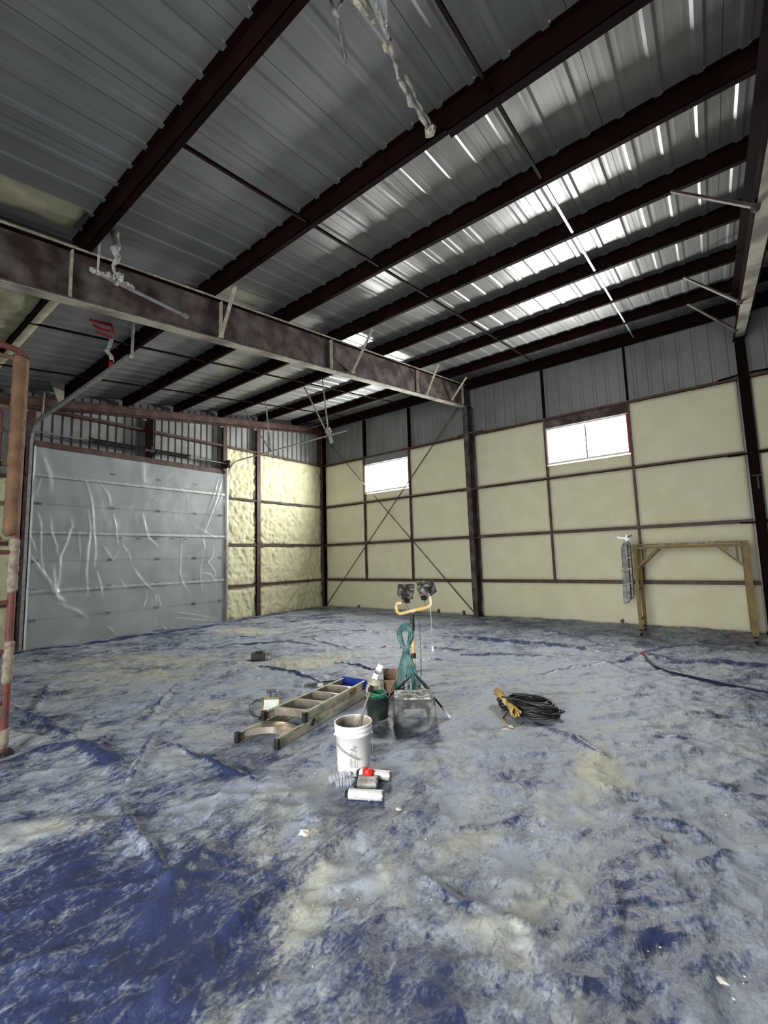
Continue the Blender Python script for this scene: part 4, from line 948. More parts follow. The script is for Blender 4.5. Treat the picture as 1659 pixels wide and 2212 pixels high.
def stroke(a0, z0, a1, z1, t=.003):
    n = max(1, int(abs(a1 - a0) / .01)); d = math.hypot(a1 - a0, z1 - z0); nx, nz = -(z1 - z0) / d * t / 2, (a1 - a0) / d * t / 2
    for i in range(n):
        A = (a0 + (a1 - a0) * i / n, z0 + (z1 - z0) * i / n); B = (a0 + (a1 - a0) * (i + 1) / n, z0 + (z1 - z0) * (i + 1) / n)
        q_ = [(A[0] - nx, A[1] - nz), (B[0] - nx, B[1] - nz), (B[0] + nx, B[1] + nz), (A[0] + nx, A[1] + nz)]
        pr.add([bw(a, z, .0006) for a, z in q_] + [bw(a, z, .0014) for a, z in q_], [(4, 5, 6, 7), (0, 1, 5, 4), (1, 2, 6, 5), (2, 3, 7, 6), (3, 0, 4, 7)])
# sideways bold letters reading downwards: D, A-like marks, a ringed Z, boxed columns of small lettering
for z in (.232, .226, .220): stroke(-.004, z, .026, z, .0028)
stroke(-.030, .205, .026, .218, .006); stroke(-.030, .205, .026, .192, .006); stroke(.006, .214, .006, .196, .005)
for i in range(16):
    a0, a1 = 2 * PI * i / 16, 2 * PI * (i + 1) / 16; stroke(-.002 + .024 * math.cos(a0), .166 + .024 * math.sin(a0), -.002 + .024 * math.cos(a1), .166 + .024 * math.sin(a1), .003)
stroke(-.014, .176, .012, .156, .004); stroke(-.016, .158, -.016, .176, .003); stroke(.010, .174, .010, .156, .003)
stroke(-.030, .140, -.030, .075, .0022); stroke(.028, .140, .028, .068, .002); stroke(-.030, .070, .028, .068, .002); stroke(-.002, .138, -.002, .072, .002)
for k_ in range(14):
    z = .136 - k_ * .0047; stroke(-.027, z, -.027 + random.uniform(.010, .021), z, .0024); stroke(.002, z, .002 + random.uniform(.008, .020), z, .0020)
pr.build('print', M_print, bk)
stick = empty('stir_stick', (BX, BY, .05), 0, 'long thin metal rod with a dark bracket head leaning out of the white bucket', 'rod')
base = Vector((BX - .075, BY - .045, .035)); tip = Vector(hit(801, 1490, 1, -8.36)); d = (tip - base).normalized()
m = MB(); m.tube([base, tip], .0075, 8); m.build('shaft', M_alu, stick)
m = MB(); m.bar(tip - d * .02, tip + d * .035, .035, .03); m.bar(tip + Vector((-.03, 0, .0)), tip + Vector((.05, .03, .02)), .02, .025); m.build('bracket_head', M_darkmetal, stick)

# ------------------------------------------------------------------ cans, cap, bottles
def can(c, yaw, L_, r, mat_, label, text=False, tilt=0):
    root = empty('spray_can', (c[0], c[1], c[2]), yaw, label, 'can')
    T = Matrix.Rotation(PI / 2, 4, 'Y')
    m = MB(); m.lathe([(r * .9, -L_ / 2 + .004), (r, -L_ / 2 + .010), (r, L_ / 2 - .014), (r * .96, L_ / 2 - .008)], 26, T); m.build('label_wrap', mat_, root, local=True)
    m = MB(); m.lathe([(r * .55, L_ / 2 - .008), (r * 1.02, L_ / 2 - .010), (r * 1.02, L_ / 2 - .004), (r * .7, L_ / 2 + .004), (r * .3, L_ / 2 + .004)], 26, T); m.build('rim', M_galv, root, local=True)
    m = MB(); m.lathe([(r * .35, -L_ / 2 - .022), (r * .62, -L_ / 2 - .018), (r * .98, -L_ / 2 + .004), (r * .9, -L_ / 2 + .006)], 26, T); m.build('shoulder', M_black, root, local=True)
    if text:
        m = MB(); rr_ = r + .0006
        def pt_(x_, z_an): return (x_, -rr_ * math.cos(z_an), rr_ * math.sin(z_an))
        def blk(x0, x1, a0, a1): m.add([pt_(x0, a0), pt_(x1, a0), pt_(x1, a1), pt_(x0, a1)], [(0, 1, 2, 3)])
        blk(-.058, -.055, -.5, .9)
        for q0 in range(4): blk(-.082 + q0 * .010, -.082 + q0 * .010 + .006, -.12, .10)
        blk(-.045, -.040, -.6, .5); blk(-.095, -.093, -.5, .6)
        for q0 in range(10): blk(-.025 + q0 * .0105, -.025 + q0 * .0105 + .006, .30, .36)
        m.build('print', M_print, root, local=True)
    return root
yw = math.atan2(-8.821 + 8.95, 9.444 - 9.204)
can((9.32, -8.86, .036), yw, .255, .034, M_can, 'white spray can lying nearest the camera, black print on its label', True)
can((9.235, -8.745, .031), yw + .06, .15, .030, M_cang, 'short dirty grey can lying just behind the nearest white can')
can((9.195, -8.690, .031), yw + .02, .15, .030, M_cang, 'short dirty grey can lying second behind the nearest white can, against the red cap')
can((9.195, -8.600, .036), yw - .08, .25, .034, M_can, 'white spray can lying farthest back, close against the bucket')
m = MB(); T = Matrix.Translation((9.172, -8.662, .030)) @ Matrix.Rotation(-.15, 4, 'X') ; m.lathe([(.022, 0), (.040, 0), (.039, .062), (.035, .066), (.0, .066)], 26, T, cap=False); 
for k_ in range(26):
    a_ = 2 * PI * k_ / 26; m.bar(T @ Vector((.040 * math.cos(a_), .040 * math.sin(a_), .004)), T @ Vector((.0395 * math.cos(a_), .0395 * math.sin(a_), .058)), .003, .002)
tag(m.build('red_cap', M_red, None, True), 'bright red round cap sitting on the cans beside the bucket', 'cap')
def bottle(c, yaw, label, L_=.17, s_=1.0):
    root = empty('crushed_bottle', c, yaw, label, 'bottle', 'crushed bottles by the bucket')
    prof = [(.010, -L_ / 2), (.030, -L_ / 2 + .004)]
    for i in range(12):
        t = i / 11; prof.append(((.031 + .004 * math.sin(i * 2.6)) * s_, -L_ / 2 + .01 + t * (L_ - .06)))
    prof += [(.022, L_ / 2 - .03), (.012, L_ / 2 - .015), (.012, L_ / 2)]
    m = MB(); m.lathe(prof, 18, Matrix.Rotation(PI / 2, 4, 'Y')); m.v = [(x + random.uniform(-.001, .001), y * (1 + .2 * math.sin(x * 60)) + random.uniform(-.001, .001), z * (.85 + .15 * math.cos(x * 50)) + random.uniform(-.001, .001)) for x, y, z in m.v]
    m.build('bottle_body', M_bottle, root, local=True)
    m = MB(); m.lathe([(.014, L_ / 2 - .012), (.014, L_ / 2 + .004), (.0, L_ / 2 + .004)], 12, Matrix.Rotation(PI / 2, 4, 'Y')); m.build('cap', M_paper, root, local=True)
    return root
bottle((8.99, -8.775, .034), 1.15, 'clear crushed plastic bottle lying against the left foot of the bucket, farther from the cans')
bottle((9.085, -8.80, .034), 1.0, 'clear crushed plastic bottle lying nearest the cans at the bucket foot')

# ------------------------------------------------------------------ stepladder lying folded
ldr = empty('stepladder', (7.93, -8.75, 0), 0, 'folded aluminium stepladder lying flat on the blue sheeting behind the bucket', 'ladder')
A0, A1 = Vector((8.15, -8.68, 0)), Vector((7.86, -7.10, 0))       # near rail
B0, B1 = Vector((7.70, -8.78, 0)), Vector((7.50, -7.15, 0))       # far rail
def rail(p, q, z, h, name='rail', mm=M_rail, side=1):
    p = p.copy(); q = q.copy(); p.z = z; q.z = z
    d = (q - p).normalized(); s = d.cross(Vector((0, 0, 1)))
    m = MB(); m.bar(p, q, .006, h); m.bar(p - s * .014 * side + Vector((0, 0, h / 2)), q - s * .014 * side + Vector((0, 0, h / 2)), .030, .006); m.bar(p - s * .014 * side - Vector((0, 0, h / 2)), q - s * .014 * side - Vector((0, 0, h / 2)), .030, .006)
    for hz in (-h / 5, h / 5): m.bar(p + s * .004 * side + Vector((0, 0, hz)), q + s * .004 * side + Vector((0, 0, hz)), .004, .004)
    return m.build(name, mm, ldr)
rail(A0, A1, .055, .085); rail(B0, B1, .055, .085, side=-1)
UA0 = A0.lerp(A1, .26) + Vector((-.012, 0, 0)); UB0 = B0.lerp(B1, .20) + Vector((.012, 0, 0))
rail(UA0, A1 + Vector((-.012, 0, 0)), .147, .080); rail(UB0, B1 + Vector((.012, 0, 0)), .147, .080, side=-1)
for t in (.06,):
    a = A0.lerp(A1, t); b = B0.lerp(B1, t)
for i, t in enumerate((.30, .48, .66, .83)):                       # treads of the upper frame
    a = A0.lerp(A1, t) + Vector((-.03, 0, .15)); b = B0.lerp(B1, t - .01) + Vector((.03, 0, .15)); m = MB()
    d = (b - a).normalized(); al = Vector((-.15, .99, 0))
    T = Matrix.Translation(a); n = 12; vs = []; L_ = (b - a).length
    for k_ in range(n + 1):
        u_ = k_ / n; p = a.lerp(b, u_); bow = .07 * (1 - math.sin(PI * u_)) ** 1.2
        for oy, oz in ((-.012 - bow * .7, .038), (.022, .034), (.035, -.036), (.0 - bow * .3, -.042)): vs.append(p + al * oy + Vector((0, 0, oz)))
    fs = []
    for k_ in range(n):
        for j in range(4): fs.append((k_ * 4 + j, k_ * 4 + (j + 1) % 4, k_ * 4 + 4 + (j + 1) % 4, k_ * 4 + 4 + j))
    fs += [(3, 2, 1, 0), tuple(n * 4 + j for j in range(4))]
    m.add(vs, fs); m.build('tread', M_alu, ldr)
# wide curved foot gusset between the two feet
m = MB(); vs = []; n = 16
for k_ in range(n + 1):
    u_ = k_ / n; p = A0.lerp(B0, u_); arch = math.sin(PI * u_)
    f0 = p + Vector((-.02, .02 + .20 * arch, .095)); f1 = p + Vector((-.04, .30 + .05 * arch, .098)); vs += [f0, f1, f1 - Vector((0, 0, .004)), f0 - Vector((0, 0, .004)), f0 - Vector((0, 0, .06)), f0 - Vector((0, -.004, .06))]
fs = []
for k_ in range(n):
    for j in range(6): fs.append((k_ * 6 + j, k_ * 6 + (j + 1) % 6, k_ * 6 + 6 + (j + 1) % 6, k_ * 6 + 6 + j))
m.add(vs, fs); m.build('foot_gusset', M_alu, ldr)
for p in (A0, B0):
    m = MB(); T = Matrix.Translation(p + Vector((.01, -.02, 0))) @ Matrix.Rotation(.15, 4, 'Z'); m.box(-.022, .022, -.025, .02, .004, .105, T); bevel(m.build('rubber_foot', M_black, ldr), .006)
for p in (UA0, UB0):
    m = MB(); T = Matrix.Translation(p + Vector((0, -.01, 0))); m.box(-.02, .02, -.03, .02, .10, .195, T); bevel(m.build('rubber_foot', M_black, ldr), .006)
m = MB(); c0 = A1.lerp(B1, .5) + Vector((-.01, .02, 0)); T = Matrix.Translation(c0) @ Matrix.Rotation(.08, 4, 'Z'); m.box(-.19, .19, -.11, .0, .10, .125, T).box(-.19, .19, -.006, .006, .02, .20, T).box(-.19, -.18, -.11, 0, .02, .19, T).box(.18, .19, -.11, 0, .02, .19, T)
bevel(m.build('top_cap', M_blue, ldr), .004)['label'] = 'dark blue plastic top cap'
for t in (.40, .60, .72):
    for z in (.055, .147):
        p = A0.lerp(A1, t) + Vector((.008, 0, z)); dd = (A1 - A0).normalized(); m = MB(); m.bar(p - dd * .045, p + dd * .045, .006, .03); m.build('rivet_plate', M_galv, ldr)
m = MB(); p = A0.lerp(A1, .82) + Vector((.0, 0, .152)); m.bar(p - dd * .05, p + dd * .05, .003, .055); m.build('warning_sticker', M_yelscaf, ldr)['label'] = 'yellow warning sticker'
m = MB(); m.bar(A0.lerp(A1, .30) + Vector((.012, 0, .05)), A0.lerp(A1, .33) + Vector((.012, 0, .10)), .02, .03); m.build('hinge_bracket', M_black, ldr)

# ------------------------------------------------------------------ floor flood lamp with yellow frame
fc = Vector(fl(586, 1528, .10)); fc.z = .115
fz = empty('flood_lamp', (fc.x, fc.y, 0), 0, 'small yellow-framed flood lamp standing on the floor left of the ladder', 'lamp')
T = Matrix.Translation(fc) @ Matrix.Rotation(math.atan2(CAM[1] - fc.y, CAM[0] - fc.x) + PI / 2 - .25, 4, 'Z') @ Matrix.Rotation(-.32, 4, 'X')
m = MB(); w0, h0 = .105, .085
m.box(-w0, w0, -.02, .0, -h0, -h0 + .022, T).box(-w0, w0, -.02, 0, h0 - .022, h0, T).box(-w0, -w0 + .022, -.02, 0, -h0, h0, T).box(w0 - .022, w0, -.02, 0, -h0, h0, T)
m.build('frame', M_yelscaf, fz)
m = MB(); m.box(-w0 + .022, w0 - .022, -.012, -.006, -h0 + .022, h0 - .022, T); m.build('lens', M_glassy, fz)
m = MB(); vs = [T @ Vector(q_) for q_ in ((-w0, 0, -h0), (w0, 0, -h0), (w0, 0, h0), (-w0, 0, h0), (-.06, .08, -.05), (.06, .08, -.05), (.06, .08, .05), (-.06, .08, .05))]
m.add(vs, [(0, 1, 2, 3), (7, 6, 5, 4), (1, 0, 4, 5), (2, 1, 5, 6), (3, 2, 6, 7), (0, 3, 7, 4)]); m.build('housing', M_yelscaf, fz)
m = MB(); m.tube([T @ Vector((-.02, .03, .085)), T @ Vector((-.03, .04, .15))], .008, 8).tube([T @ Vector((-.07, .04, .15)), T @ Vector((.03, .04, .155))], .015, 10); m.build('handle', M_black, fz)
m = MB(); 
for s_ in (-1, 1): m.tube([T @ Vector((s_ * w0, .01, 0)), Vector((fc.x, fc.y, 0)) + (T.to_3x3() @ Vector((s_ * w0, -.04, 0))) * 1.0 + Vector((0, 0, .012 - (T.to_3x3() @ Vector((s_ * w0, -.04, 0))).z)), ], .008, 8)
b_ = Vector((fc.x, fc.y, .012)); ax = (T.to_3x3() @ Vector((1, 0, 0))); ax.z = 0; ax.normalize(); ay = Vector((ax.y, -ax.x, 0)); m.tube([b_ + ax * .11 + ay * .1, b_ + ax * .11 - ay * .12, b_ - ax * .11 - ay * .12, b_ - ax * .11 + ay * .1], .008, 8); m.build('stand', M_darkmetal, fz)
m = MB(); m.tube([tuple(fl(562, 1550, .01)), tuple(fl(548, 1545, .01)), tuple(fl(541, 1535, .01)), tuple(fl(543, 1522, .03)), tuple(fl(556, 1512, .06)), T @ Vector((-.07, .07, .02))], .006, 8)
m.tube([tuple(fl(555, 1560, .01)), tuple(fl(590, 1558, .012)), tuple(fl(600, 1548, .015))], .006, 7); m.build('power_lead', M_black, fz)

# black box far on floor
bx = empty('battery_box', (5.0, -6.5, 0), .85, 'small black box with a handle alone on the floor near the overhead door', 'box')
m = MB(); m.box(-.17, .06, -.09, .09, .005, .12); bevel(m.build('case', M_black, bx, local=True), .01)
m = MB(); m.box(.06, .17, -.08, .08, .005, .10); bevel(m.build('grey_end', M_stool, bx, local=True), .01)
m = MB(); m.box(-.10, .02, -.03, .03, .12, .15); bevel(m.build('handle', M_black, bx, local=True), .01)

# ------------------------------------------------------------------ green pail, cords, boxes and scraps around the stand
PX, PYY = 8.40, -7.56
pl = empty('pail', (PX, PYY, 0), 0, 'dark green pail holding green cord between the ladder and the stool', 'pail')
T = Matrix.Translation((PX, PYY, .002)); m = MB(); m.lathe([(.105, 0), (.130, .215), (.137, .216), (.137, .228), (.128, .228), (.102, .010), (0, .010)], 30, T, cap=False); m.lathe([(0, 0), (.105, 0)], 30, T, cap=False); m.build('pail_wall', M_pot, pl, True)
m = MB(); m.tube([(PX + .13 * math.cos(a_), PYY + .13 * math.sin(a_), .23 - .08 * math.sin(a_ + 1.2) ** 2) for a_ in np.linspace(-2.6, .6, 14)], .004, 6); m.build('handle', M_darkmetal, pl)
def loops(name, c, rx, ry, n, r, m_, zst, ang, jit, label, cat, z0=.012, amp=.02):
    b = MB(); ca, sa = math.cos(ang), math.sin(ang)
    for i in range(n):
        a_ = rx * random.uniform(1 - jit, 1); b2 = ry * random.uniform(1 - jit, 1); ox, oy = random.uniform(-.1, .1) * rx, random.uniform(-.12, .12) * ry; ph = random.uniform(0, 6); zz = z0 + zst * i / n
        pts = []
        for k_ in range(26):
            t = 2 * PI * k_ / 26; x_ = a_ * math.cos(t) + ox; y_ = b2 * math.sin(t) + oy; z_ = zz + amp * (1 + math.sin(2 * t + ph)) / 2
            pts.append((c[0] + x_ * ca - y_ * sa, c[1] + x_ * sa + y_ * ca, c[2] + max(z_, r)))
        b.tube(pts, r, 7, True)
    return tag(b.build(name, m_, None, True), label, cat)
loops('rope', (PX, PYY, .185), .098, .098, 11, .007, M_green, .07, 0, .35, 'coiled bright green cord lying in the top of the dark pail', 'cord', z0=.0)
# small wooden stake leaning at the pail
m = MB(); m.bar(tuple(fl(812, 1542, .02)), tuple(fl(842, 1518, .13)), .022, .022); tag(m.build('wooden_stake', M_wood), 'short pale wooden stake leaning across the front of the green pail', 'stick')
# boxes behind
def obox(name, c, sx_, sy_, sz_, rz, rx, m_, label, cat, flap=True):
    T = Matrix.Translation(c) @ Matrix.Rotation(rz, 4, 'Z') @ Matrix.Rotation(rx, 4, 'Y'); root = empty(name, c, 0, label, cat)
    m = MB(); t = .005; m.box(-sx_, sx_, -sy_, sy_, 0, t, T).box(-sx_, -sx_ + t, -sy_, sy_, 0, sz_, T).box(sx_ - t, sx_, -sy_, sy_, 0, sz_, T).box(-sx_, sx_, -sy_, -sy_ + t, 0, sz_, T).box(-sx_, sx_, sy_ - t, sy_, 0, sz_, T); m.build('carton', m_, root)
    m = MB(); m.box(-sx_, sx_, sy_, sy_ + t, sz_ - .02, sz_ + .09, T @ Matrix.Rotation(-.12, 4, 'X')); m.build('flap', m_, root)
    return root
c = fl(852, 1500); obox('cardboard_box', (c[0], c[1], .0), .13, .10, .20, .65, 0.0, M_card, 'open brown cardboard box behind the step stool', 'box')
c = fl(832, 1500); obox('paper_carton', (c[0] - .02, c[1] - .22, .17), .035, .05, .15, .5, .42, M_paper, 'tilted white carton standing out of the clutter behind the green pail', 'carton')
c = fl(812, 1510); m = MB(); m.blob((c[0], c[1] - .02, .13), .105, 3, .10, (1, .9, 1.15)); tag(m.build('crumpled_paper', M_rag, None, True), 'crumpled pale rag piled beside the ladder top', 'rag')
# timber offcuts behind the ladder head
for i, (u, v, an, L_, mm, lab) in enumerate(((700, 1482, .95, .50, M_stool, 'dark grey timber strip lying behind the ladder head, farther left'), (716, 1480, .98, .38, M_paper, 'short white-painted strip lying against the far rail of the ladder'))):
    c = fl(u, v); d_ = Vector((math.cos(an), math.sin(an), 0)) * L_ / 2; m = MB(); m.bar(Vector((c[0], c[1], .03)) - d_, Vector((c[0], c[1], .03)) + d_, .05, .05); tag(m.build('timber_strip', mm), lab, 'timber')
# dark cord behind the ladder and cord curling out right of the stool
m = MB(); P = [fl(u, v, .01) for u, v in ((600, 1512), (625, 1505), (655, 1503), (690, 1496), (735, 1487), (700, 1490), (660, 1508), (640, 1512))]; m.tube([tuple(p) for p in P], .008, 7); tag(m.build('power_cord', M_black, None, True), 'black cord trailing on the floor along the far side of the ladder', 'cord')
m = MB(); P = [fl(u, v, .012) for u, v in ((930, 1500), (945, 1492), (962, 1492), (980, 1489), (990, 1480), (988, 1472), (975, 1466), (962, 1470), (955, 1478))]; m.tube([tuple(p) for p in P], .010, 8); tag(m.build('power_cord', M_blackdust, None, True), 'dusty grey cord end curling on the floor right of the stool', 'cord')
m = MB(); P = [fl(u, v, .006) for u, v in ((835, 1565), (850, 1590), (862, 1605), (848, 1582), (842, 1575))]; m.tube([tuple(p) for p in P], .004, 6); tag(m.build('thin_wire', M_black, None, True), 'thin dark wire scrap on the floor in front of the stool leg', 'wire')

# cord pile
loops('extension_cord', (9.67, -6.60, 0), .35, .18, 26, .011, M_black, .10, -.05, .5, 'heap of coiled black cord lying on the floor right of the stool', 'cord', amp=.05)
m = MB(); c0 = np.array(fl(1094, 1518, .09)); 
ax = np.array(fl(1112, 1540, .05)) - np.array(fl(1078, 1500, .07)); Lr = np.linalg.norm(ax); ax /= Lr; sd = np.cross(ax, (0, 0, 1)); sd /= np.linalg.norm(sd)
for i in range(22):
    an = 2 * PI * i / 22 + .1; rr_ = .055 * random.uniform(.5, 1); pts = []
    for t in np.linspace(-.5, .5, 9):
        g_ = .25 + .75 * abs(t * 2) ** 1.3; p = c0 + ax * t * (Lr + .07) + (sd * math.cos(an) + np.array([0, 0, 1]) * math.sin(an)) * rr_ * g_ + np.array([0, 0, .012]); p[2] = max(p[2], .008); pts.append(tuple(p))
    m.tube(pts, .007, 6)
for i in range(4): m.tube([tuple(c0 + ax * (.02 * i - .03) + (sd * math.cos(a_) + np.array([0, 0, 1]) * math.sin(a_)) * .03 + np.array([0, 0, .012])) for a_ in np.linspace(0, 2 * PI, 13)[:-1]], .008, 6, True)
m.tube([tuple(fl(u_, v_, .012)) for u_, v_ in ((1110, 1535), (1092, 1538), (1084, 1552), (1095, 1566), (1115, 1570), (1130, 1562))], .007, 7)
tag(m.build('tan_cord', M_yrope, None, True), 'tan yellow cord bundle tied at the left end of the black cord heap', 'cord')

# ------------------------------------------------------------------ navy hose with red coupling
hs = empty('hose', (10.29, -2.97, 0), 0, 'dark hose with a red coupling lying across the floor before the yellow scaffold', 'hose')
P = [fl(u, v, .05) for u, v in ((1388, 1414), (1398, 1424), (1415, 1438), (1450, 1452), (1500, 1463), (1550, 1474), (1600, 1485), (1659, 1497), (1760, 1515))]
m = MB(); m.tube([tuple(p) for p in P], .022, 10); m.build('hose_tube', M_hose, hs, True)
c = P[0]; m = MB(); m.lathe([(.02, -.04), (.036, -.035), (.036, .03), (.02, .035)], 16, Matrix.Translation(c) @ Matrix.Rotation(1.2, 4, 'X')); m.build('coupling', M_redtape, hs)

# ------------------------------------------------------------------ yellow scaffold by the right wall
ys_ = empty('rolling_scaffold', (10.95, -1.0, 0), 0, 'weathered yellow rolling scaffold frame standing against the foamed wall at right', 'scaffold')
XA, XB, YF, YB = 10.06, 11.80, -1.25, -.62
for x_ in (XA, XB):
    for y_ in (YF, YB):
        m = MB(); w_ = .030 if x_ == XA else .045; m.box(x_ - w_, x_ + w_, y_ - .03, y_ + .03, .14, 1.80); m.build('post', M_yelscaf, ys_)
        m = MB(); m.tube([(x_ - .022, y_, .07), (x_ + .022, y_, .07)], .062, 16); m.box(x_ - .03, x_ + .03, y_ - .02, y_ + .02, .10, .15); m.build('caster', M_black, ys_)
for y_ in (YF, YB):
    m = MB(); m.box(XA, XB, y_ - .02, y_ + .02, 1.70, 1.75).box(XA, XB, y_ - .02, y_ + .02, 1.775, 1.80); m.build('top_rail', M_yelscaf, ys_)
    for s_, x_ in ((1, XA), (-1, XB)):
        m = MB(); g_ = .40; m.bar((x_, y_, 1.70 - g_), (x_ + s_ * g_, y_, 1.71), .03, .035); m.bar((x_ + s_ * .12, y_, 1.70), (x_ + s_ * .12, y_, 1.70 - g_ * .68), .012, .02); m.build('gusset', M_yelscaf, ys_)
for x_ in (XA, XB):
    m = MB(); m.bar((x_, YF, 1.72), (x_, YB, 1.72), .04, .04).bar((x_, YF, .9), (x_, YB, .9), .03, .03).bar((x_, YF, .3), (x_, YB, .3), .03, .03); m.build('end_rung', M_yelscaf, ys_)
m = MB()
for i in range(16): m.blob((XA + .35 + random.random() * 1.2, YF - .01, 1.80 + random.uniform(-.02, .01)), random.uniform(.015, .035), 1, .3, (2, .7, .6))
m.build('foam_crust', M_cream, ys_)
m = MB(); m.tube([(11.35, -.9, .01), (11.45, -.92, .09), (11.6, -.95, .10), (11.66, -.96, .03)], .012, 7); tag(m.build('wire_loop', M_rust, None, True), 'rusty wire loop on the floor under the yellow scaffold', 'wire')
# grey wrapped bundle hung at the left post
gb = empty('wrapped_bundle', (9.93, -1.27, .68), 0, 'grey wrapped bundle with metal clamps hanging on the left post of the yellow scaffold', 'bundle')
m = MB(); prof = [(9.80, .62), (9.88, .63), (9.92, .70), (9.97, .72), (10.0, .80), (10.01, 1.80), (9.97, 1.87), (9.90, 1.86), (9.84, 1.76), (9.825, 1.2)]
T = Matrix.Translation((0, YF + .04, 0)) @ Matrix.Rotation(PI / 2, 4, 'X'); m.prism(prof, T, .14); o = m.build('wrapped_body', M_wrap, gb); bevel(o, .02, 3)
for dx, m_ in ((.04, M_galv), (.115, M_dusty)):
    m = MB(); m.tube([(9.835 + dx, YF - .10, .72), (9.85 + dx, YF - .10, 1.8)], .014, 8); m.build('long_rib', m_, gb)
m = MB()
for z in (1.02, 1.30, 1.52): m.bar((9.81, YF - .115, z - .03), (10.01, YF - .115, z + .03), .008, .02)
m.build('binding', M_whitefoam, gb)
m = MB(); m.bar((9.78, YF - .03, 1.96), (10.0, YF - .03, 1.91), .03, .035).bar((9.94, YF - .03, 1.86), (9.95, YF - .03, 2.0), .025, .025); m.build('clamp', M_galv, gb)
m = MB(); m.bar((9.97, YF - .03, 1.95), (10.05, YF - .03, 1.99), .03, .03); m.build('clamp_handle', M_black, gb)
# steel stubs sticking up along the wall foot
for u, v, in ((775, 1313), (900 - 127, 1311), (948, 1328), (1002, 1325), (1346, 1354)):
    p = hit(u, v, 1, -.06); 
    if abs(u - 773) < 1: continue
    m = MB(); m.box(p[0] - .02, p[0] + .02, -.07, -.05, 0, .14).box(p[0] - .045, p[0] - .01, -.065, -.055, .07, .12); tag(m.build('anchor_bracket', M_primer_r), {775: 'small dark bracket at the wall foot under the small window', 948: 'small dark bracket at the wall foot behind the work lamps', 1002: 'small dark bracket at the wall foot just left of the middle column', 1346: 'small dark bracket at the wall foot left of the yellow scaffold'}[u], 'bracket')

# ------------------------------------------------------------------ foam crumbs on the sheeting
big = [(66, 1432, 1.6), (128, 1505, 1), (55, 1525, 1), (58, 1667, 1.4), (92, 1699, .9), (275, 1542, 1.1), (393, 1550, 1.3), (345, 1505, 1), (408, 1498, 1.2), (127, 1477, .6), (165, 1413, .9),
       (541, 1472, .9), (560, 1470, 1), (1095, 1586, 1.6), (1104, 1575, 1), (475, 1372, .9), (660, 1812, 2.0), (680, 1799, 1), (623, 1932, .9), (614, 1963, .8), (575, 2012, .8), (372, 1900, .8),
       (855, 2093, 1.1), (1117, 2178, .9), (1235, 2197, 1.3), (1560, 2130, .9), (862, 1755, .9), (700, 2045, .8), (925, 2002, .7), (468, 1662, .7), (530, 1664, .6), (1552, 1690, .7), (620, 1703, .8), (625, 1712, .7), (880, 1640, .8), (950, 1624, .8), (310, 1300 + 320, .6), (412, 1891, .6)]
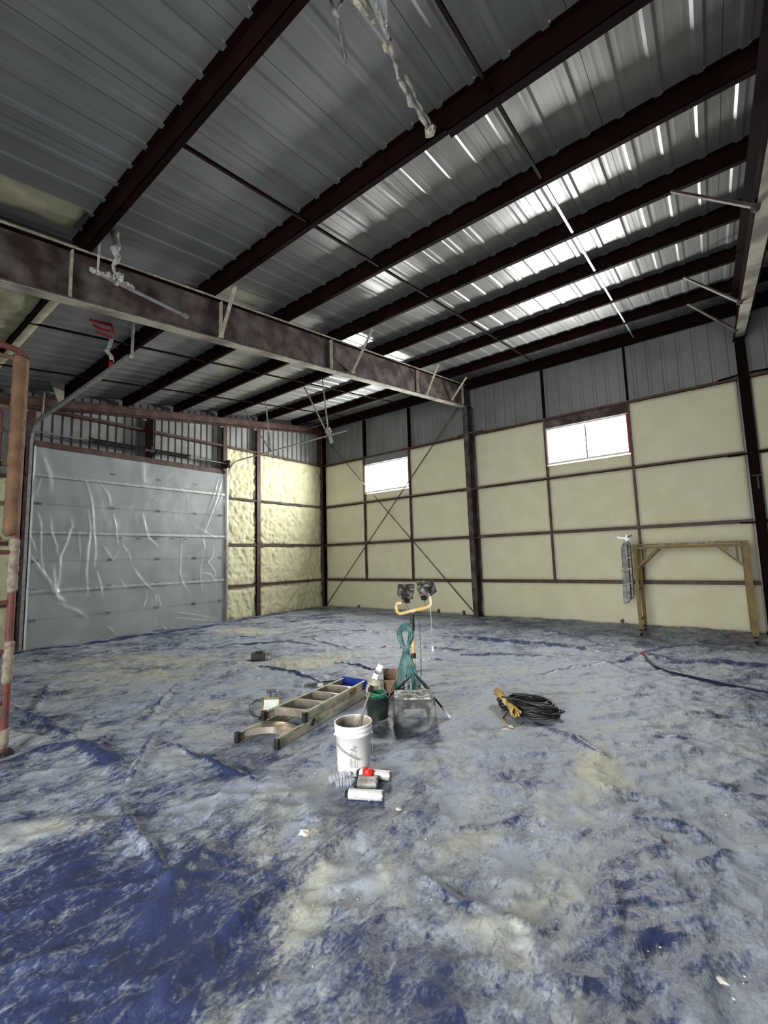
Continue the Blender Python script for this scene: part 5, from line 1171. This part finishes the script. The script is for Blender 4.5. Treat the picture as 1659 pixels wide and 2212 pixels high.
special = {(66, 1432): 'clump of pale foam crumbs on the sheeting by the left foot of the overhead door', (58, 1667): 'oblong foam crumb just right of the rust scaffold foot', (393, 1550): 'rounded foam crumb left of the ladder feet',
  (1095, 1586): 'flat white foam flake in front of the black cord heap', (660, 1812): 'largest pale foam flake lying on the sheeting in front of the cans', (680, 1799): 'small foam flake just behind the largest pale flake',
  (855, 2093): 'pale foam crumb near the bottom middle of the picture', (1235, 2197): 'pale foam crumb at the very bottom edge, right of middle', (1560, 2130): 'pale foam crumb near the bottom right corner', (275, 1542): 'foam crumb resting by the long tarp fold left of the ladder',
  (128, 1505): 'foam crumb beside the upper left tarp fold, right of the rust scaffold', (55, 1525): 'foam crumb just right of the rust scaffold at the level of its lower white crust', (92, 1699): 'small foam crumb below the oblong crumb near the scaffold foot', (345, 1505): 'foam crumb behind the long slanting fold left of the flood lamp', (408, 1498): 'second foam crumb behind the slanting fold, nearer the flood lamp', (127, 1477): 'tiny foam crumb above the upper left tarp fold', (165, 1413): 'foam crumb close to the bottom edge of the overhead door film', (541, 1472): 'foam crumb behind the flood lamp, the farther left of a pair', (560, 1470): 'foam crumb behind the flood lamp, the farther right of a pair', (1104, 1575): 'thin foam flake touching the near edge of the black cord heap', (614, 1963): 'foam crumb on the left part of the foreground just below the middle-left stretch', (575, 2012): 'foam crumb on the slanting foreground ridge, lower left of the flake', (372, 1900): 'foam crumb on the dark blue left foreground, upper one of two', (412, 1891): 'foam crumb on the dark blue left foreground, right one of two', (1117, 2178): 'foam crumb near the bottom edge, left of the bright edge crumb', (862, 1755): 'foam crumb right of the nearest white can, towards the camera', (700, 2045): 'foam crumb in the foreground straight below the bucket, left of middle', (925, 2002): 'foam crumb in the middle of the foreground', (468, 1662): 'foam crumb in front of the ladder feet, farther left of two', (530, 1664): 'foam crumb in front of the ladder feet, nearer the bucket', (1552, 1690): 'lone foam crumb on the plain right side of the floor', (620, 1703): 'left one of two foam crumbs left of the crushed bottles', (625, 1712): 'right one of two foam crumbs left of the crushed bottles', (880, 1640): 'foam crumb right of the white bucket', (950, 1624): 'foam crumb in front of the step stool, right of the bucket', (310, 1620): 'foam crumb in the valley between the two left folds',
  (475, 1372): 'small foam crumb beside the pale overspray ring near the door corner', (623, 1932): 'foam crumb on the bare blue stretch of sheeting left of the flake'}
for u, v, s_ in big:
    p = fl(u, v, .0); m = MB(); r = s_ * (.014 + .006 * min(4, abs(p[1] + 11) * .45)); zt = .012 + r * .4
    m.blob((p[0], p[1], zt), r, 2, .28, (1.3, .9, .55)); o = m.build('foam_crumb', M_crumb)
    if (u, v) in special: tag(o, special[(u, v)], 'foam crumb')
    else: tag(o, 'small pale crumb of cured foam lying loose on the blue sheeting', 'foam crumb', 'foam crumbs scattered on the sheeting')
m = MB()
for i in range(650):
    u = rng.uniform(0, 1659); v = 1400 + 812 * rng.random() ** .8; p = fl(u, v)
    if p[0] < .3 or p[1] > -.4: continue
    r = rng.uniform(.002, .005) * (.5 + .2 * abs(p[1] + 11.3)); z = .015 + rng.uniform(0, .012); m.box(p[0] - r, p[0] + r, p[1] - r * .7, p[1] + r * .7, z, z + r, Matrix.Identity(4))
tag(m.build('foam_specks', M_crumb), 'fine specks of pale foam scattered over the blue sheeting', 'foam specks', kind='stuff')
